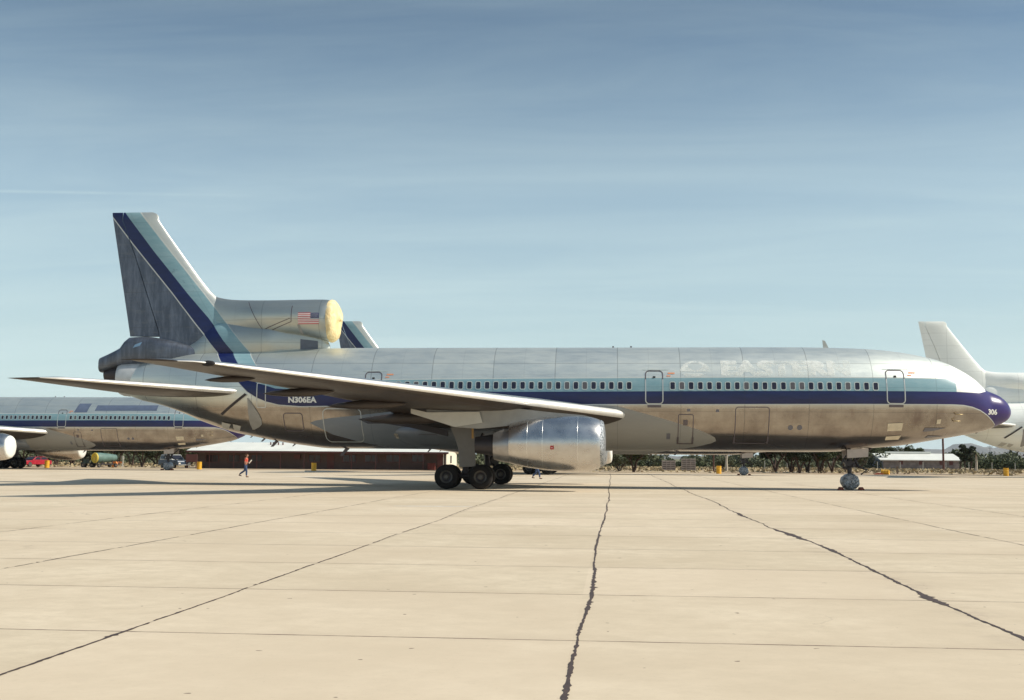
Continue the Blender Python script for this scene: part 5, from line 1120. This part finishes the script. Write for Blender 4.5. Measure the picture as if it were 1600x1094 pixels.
mb.build('frond', FOL[1], o, smooth=False)
o = empty('dead_tree', (X_at(1135.5, 172), 172, 0)); tag(o, 'pale dead tree trunk right of the brown post and yellow drum', 'tree')
MB().tube([(0, 0, -.1), (-.05, 0, 1.0), (.0, 0, 1.9), (.25, 0, 3.0)], [.22, .18, .14, .07], 0, 9).tube([(0, 0, 1.7), (-.35, .1, 2.3), (-.5, .1, 3.0)], [.11, .08, .04], 0, 7).tube([(.05, 0, 2.2), (.5, -.1, 2.6), (.7, 0, 3.1)], [.09, .06, .03], 0, 7).build('trunk', PALE, o)
tree(1132, 176, 3, .62, 'dark bush hugging the pale dead tree')
# far transmission pole
o = MB().tube([(0, 0, 0), (0, 0, 13)], [.16, .12], 0, 6).box((0, 0, 12.4), (4, .2, .22)).box((0, 0, 11.2), (3, .2, .2)).build('power_pole', MAT['dark'], smooth=False); o.location = (X_at(1547.5, 900), 900, 0); tag(o, 'distant power pole against the blue mountains', 'power pole')
# far thicket: reads as one mass
def thicket(name, rows, seed, fol, label):
    q = np.random.default_rng(seed); V = []; Fc = []
    for (u0, u1, Y0, Y1, n, hh, leaf) in rows:
        xa, xb = X_at(u0, (Y0+Y1)/2), X_at(u1, (Y0+Y1)/2); nb = int(n)
        bx = q.uniform(xa, xb, nb); by = q.uniform(Y0, Y1, nb); bh = hh*q.uniform(.55, 1.1, nb)*(1+.25*np.sin(bx*.11+seed)+.15*np.sin(bx*.37)); br = bh*q.uniform(.5, .9, nb)
        for i in range(nb):
            m_ = 150; d = q.normal(0, 1, (m_, 3)); d /= np.linalg.norm(d, axis=1)[:, None]; d *= q.uniform(.55, 1.05, m_)[:, None]; d[:, 2] = np.abs(d[:, 2])
            P_ = np.stack([bx[i]+d[:, 0]*br[i]+np.sin(d[:, 2]*9)*.2, by[i]+d[:, 1]*br[i]*.7, d[:, 2]*bh[i]-.1], 1)
            A = q.normal(0, 1, (m_, 3)); A /= np.linalg.norm(A, axis=1)[:, None]; B = np.cross(A, q.normal(0, 1, (m_, 3))); B /= np.linalg.norm(B, axis=1)[:, None]; l = leaf*q.uniform(.5, 1.3, m_)[:, None]
            k = len(V); Z = np.stack([P_-A*l, P_-B*l*.6, P_+A*l, P_+B*l*.6], 1).reshape(-1, 3); V += Z.tolist(); Fc += [(k+4*j, k+4*j+1, k+4*j+2, k+4*j+3) for j in range(m_)]
    tag(mesh_obj(name, V, Fc, fol, smooth=False), label, 'thicket', kind='stuff')
thicket('desert_thicket', [(930, 1350, 225, 300, 110, 3.0, .35), (1490, 1700, 250, 330, 60, 3.2, .38), (-60, 330, 210, 260, 70, 4.2, .32), (700, 960, 215, 280, 50, 3.2, .34)], 3, FOL[1], 'grey green desert scrub forming a belt beyond the dirt')
thicket('dark_hedge', [(1525, 1640, 235, 248, 26, 2.7, .30), (1000, 1110, 232, 240, 10, 1.6, .28)], 8, FOL[0], 'dark green hedge on the right between the palm and the drum')
thicket('distant_woods', [(-200, 1800, 420, 900, 330, 5.5, .9)], 5, FOL[1], 'hazy far-off belt of desert trees below the mountains')
# low dry bushes
q = np.random.default_rng(21); DB_ = foliage('dry_bush', (.16, .12, .07), (.42, .34, .22))
V = []; Fc = []
for i in range(150):
    m_ = 34; s_ = .16; d = q.normal(0, 1, (m_, 3)); d[:, 2] = np.abs(d[:, 2]); d /= np.linalg.norm(d, axis=1)[:, None]; P_ = d*q.uniform(.3, 1, m_)[:, None]*.45
    cx, cy = 0, 0
    yy = q.uniform(150, 215); uu = q.uniform(-30, 1640)
    if 285 < uu < 725 and yy < 170: continue
    P_ = P_*q.uniform(.6, 1.5)+np.array((X_at(uu, yy), yy, 0)); A = q.normal(0, 1, (m_, 3)); A /= np.linalg.norm(A, axis=1)[:, None]; B = np.cross(A, q.normal(0, 1, (m_, 3))); B /= np.linalg.norm(B, axis=1)[:, None]
    k = len(V); V += np.stack([P_-A*s_, P_-B*s_*.4, P_+A*s_, P_+B*s_*.4], 1).reshape(-1, 3).tolist(); Fc += [(k+4*j, k+4*j+1, k+4*j+2, k+4*j+3) for j in range(m_)]
tag(mesh_obj('dry_scrub', V, Fc, DB_, smooth=False), 'low dry tumbleweed scrub dotted over the dirt', 'scrub', kind='stuff')

# ================================================================== PEOPLE
def skin_mesh(name, chains, mat, parent, sub=2):
    """chains: list of [(point, radius)...]; chains that share a first point are joined"""
    pts = []; rad = []; ed = []; idx = {}
    for ch in chains:
        prev = None
        for p, r in ch:
            k = tuple(round(c, 4) for c in p)
            if k not in idx: idx[k] = len(pts); pts.append(p); rad.append(r)
            if prev is not None and prev != idx[k]: ed.append((prev, idx[k]))
            prev = idx[k]
    me = bpy.data.meshes.new(name); me.from_pydata(pts, ed, []); o = bpy.data.objects.new(name, me); COL.objects.link(o)
    o.modifiers.new('s', 'SKIN'); sv = me.skin_vertices[0].data
    for i, r in enumerate(rad): sv[i].radius = r if isinstance(r, tuple) else (r, r)
    sv[0].use_root = True; ss = o.modifiers.new('u', 'SUBSURF'); ss.levels = ss.render_levels = sub
    bpy.context.view_layer.update(); ev = bpy.data.meshes.new_from_object(o.evaluated_get(bpy.context.evaluated_depsgraph_get())); bpy.data.objects.remove(o)
    ev.materials.clear(); ev.materials.append(mat); ev.shade_smooth(); ev.name = name; return link(bpy.data.objects.new(name, ev), parent)
SKIN = plain('skin', (.42, .24, .16), .55, 0, .05); JEAN = plain('blue_denim', (.045, .075, .16), .85, 0, .2, 12); SHRT = plain('red_shirt', (.62, .10, .06), .8, 0, .1, 8); HAIR = plain('brown_hair', (.12, .06, .035), .7); SHOE = plain('dark_shoe', (.03, .025, .025), .6); PAPER = plain('white_paper', (.82, .80, .74), .6)
def person(name, loc, rz, label, shirt, stride, papers):
    """faces +X; stride = (front foot x, rear foot x, rear foot lift)"""
    root = empty(name, loc, rz); tag(root, label, 'person')
    fx_, bx_, lift = stride; pel = (0, 0, .94); hipL, hipR = (0, .09, .90), (0, -.09, .90)
    kF = ((fx_)*.55+.05, -.10, .50); aF = (fx_, -.10, .09); kB = (bx_*.30+.04, .10, .50); aB = (bx_, .10, .11+lift)
    neck = (.05, 0, 1.48); head = (.10, 0, 1.64)
    shL, shR = (.03, .19, 1.42), (.03, -.19, 1.42); elL, elR = (.04, .25, 1.13), (.0, -.25, 1.13); hdL, hdR = (.28, .10, 1.16), (.26, -.12, 1.14)
    body = skin_mesh('body', [
        [(pel, (.15, .11)), ((.01, 0, 1.10), (.13, .10)), ((.02, 0, 1.28), (.155, .11)), ((.03, 0, 1.41), (.13, .09)), (neck, .055), ((.07, 0, 1.54), .058), (head, (.078, .095)), ((.105, 0, 1.73), (.068, .085))],
        [(pel, (.15, .11)), (hipL, .095), (kB, .060), (aB, .042), ((aB[0]+.15, .10, aB[2]-.06-lift*.5), .035)],
        [(pel, (.15, .11)), (hipR, .095), (kF, .060), (aF, .042), ((aF[0]+.17, -.10, .035), .035)],
        [((.03, 0, 1.41), (.13, .09)), (shL, .058), (elL, .042), (hdL, .030)], [((.03, 0, 1.41), (.13, .09)), (shR, .058), (elR, .042), (hdR, .030)]], SKIN, root)
    # hands with fingers, nose, ears
    for (hx_, hy_, hz_), sg_ in ((hdL, -1), (hdR, 1)):
        skin_mesh('hand', [[((hx_, hy_, hz_), .03), ((hx_+.06, hy_+sg_*.01, hz_+.01), .036)]]+[[((hx_+.06, hy_+sg_*.01, hz_+.01), .036), ((hx_+.10, hy_+.012*k-.018, hz_+.02-.004*k), .009), ((hx_+.125+.005*(k % 2), hy_+.012*k-.018, hz_-.005), .008)] for k in range(4)]+[[((hx_+.06, hy_+sg_*.01, hz_+.01), .036), ((hx_+.07, hy_+sg_*.035, hz_+.035), .010), ((hx_+.10, hy_+sg_*.035, hz_+.04), .008)]], SKIN, body, 1)
    f_ = MB().tube([(.185, 0, 1.665), (.205, 0, 1.635), (.185, 0, 1.625)], [.008, .016, .010], 0, 8); 
    f_.build('nose', SKIN, body)
    for sy in (-1, 1):
        MB().lathe([(-.012, .02), (0, .028), (.012, .02)], 'y', (.09, sy*.082, 1.65), seg=12).build('ear', SKIN, body); MB().lathe([(0, .011), (.008, .006), (.009, 0)], 'x', (.178, sy*.032, 1.675), seg=10).build('eye', HAIR, body)
    MB().box((.178, 0, 1.592), (.012, .05, .010)).build('mouth', MAT['red'], body, smooth=False)
    skin_mesh('hair', [[((.065, 0, 1.70), (.088, .098)), ((.07, 0, 1.755), (.082, .09))], [((.065, 0, 1.70), (.088, .098)), ((.015, 0, 1.64), (.07, .05)), ((.01, 0, 1.60), (.06, .04))]], HAIR, root)
    skin_mesh('trousers', [[((.0, 0, 1.04), (.145, .115)), (pel, (.165, .125)), (hipL, .115), (kB, .082), ((aB[0]*.97, aB[1], aB[2]+.03), .066)], [(pel, (.165, .125)), (hipR, .115), (kF, .082), ((aF[0], aF[1], .12), .066)]], JEAN, root)
    skin_mesh('shirt', [[((.0, 0, 1.02), (.155, .125)), ((.01, 0, 1.12), (.15, .12)), ((.02, 0, 1.28), (.172, .128)), ((.03, 0, 1.41), (.145, .105)), ((.045, 0, 1.475), .066)],
        [((.03, 0, 1.41), (.145, .105)), (shL, .074), ((shL[0]*.5+elL[0]*.5, shL[1]*.5+elL[1]*.5, shL[2]*.5+elL[2]*.5), .066), ((shL[0]*.2+elL[0]*.8, shL[1]*.2+elL[1]*.8, shL[2]*.2+elL[2]*.8), .062)],
        [((.03, 0, 1.41), (.145, .105)), (shR, .074), ((shR[0]*.5+elR[0]*.5, shR[1]*.5+elR[1]*.5, shR[2]*.5+elR[2]*.5), .066), ((shR[0]*.2+elR[0]*.8, shR[1]*.2+elR[1]*.8, shR[2]*.2+elR[2]*.8), .062)]], shirt, root)
    for a_, up_ in ((aF, 0), (aB, lift)): skin_mesh('shoe', [[((a_[0]-.05, a_[1], a_[2]-.035), .048), ((a_[0]+.06, a_[1], a_[2]-.045-up_*.25), .045), ((a_[0]+.19, a_[1], a_[2]-.052-up_*.6), .036)]], SHOE, root)
    return root
Y = 88.5; person('person', (X_at(383.5, Y, 746), Y, 0), 0, 'person in a red shirt and blue jeans walking right with white papers in hand', SHRT, (.10, -.52, .10), True)
o = MB().box((0, 0, 0), (.012, .26, .32), rot=Matrix.Rotation(R(35), 3, 'Y')).build('papers', PAPER, smooth=False); o.location = (X_at(383.5, Y, 746)+.36, Y-.02, 1.19); tag(o, 'white papers held by the walking person in red', 'papers')
Y = 92.5; person('person', (X_at(838.5, Y, 748), Y, 0), 0, 'person in blue jeans walking behind the main engine, only the legs visible', plain('dark_shirt', (.05, .03, .04), .8), (.26, -.34, .04), False)
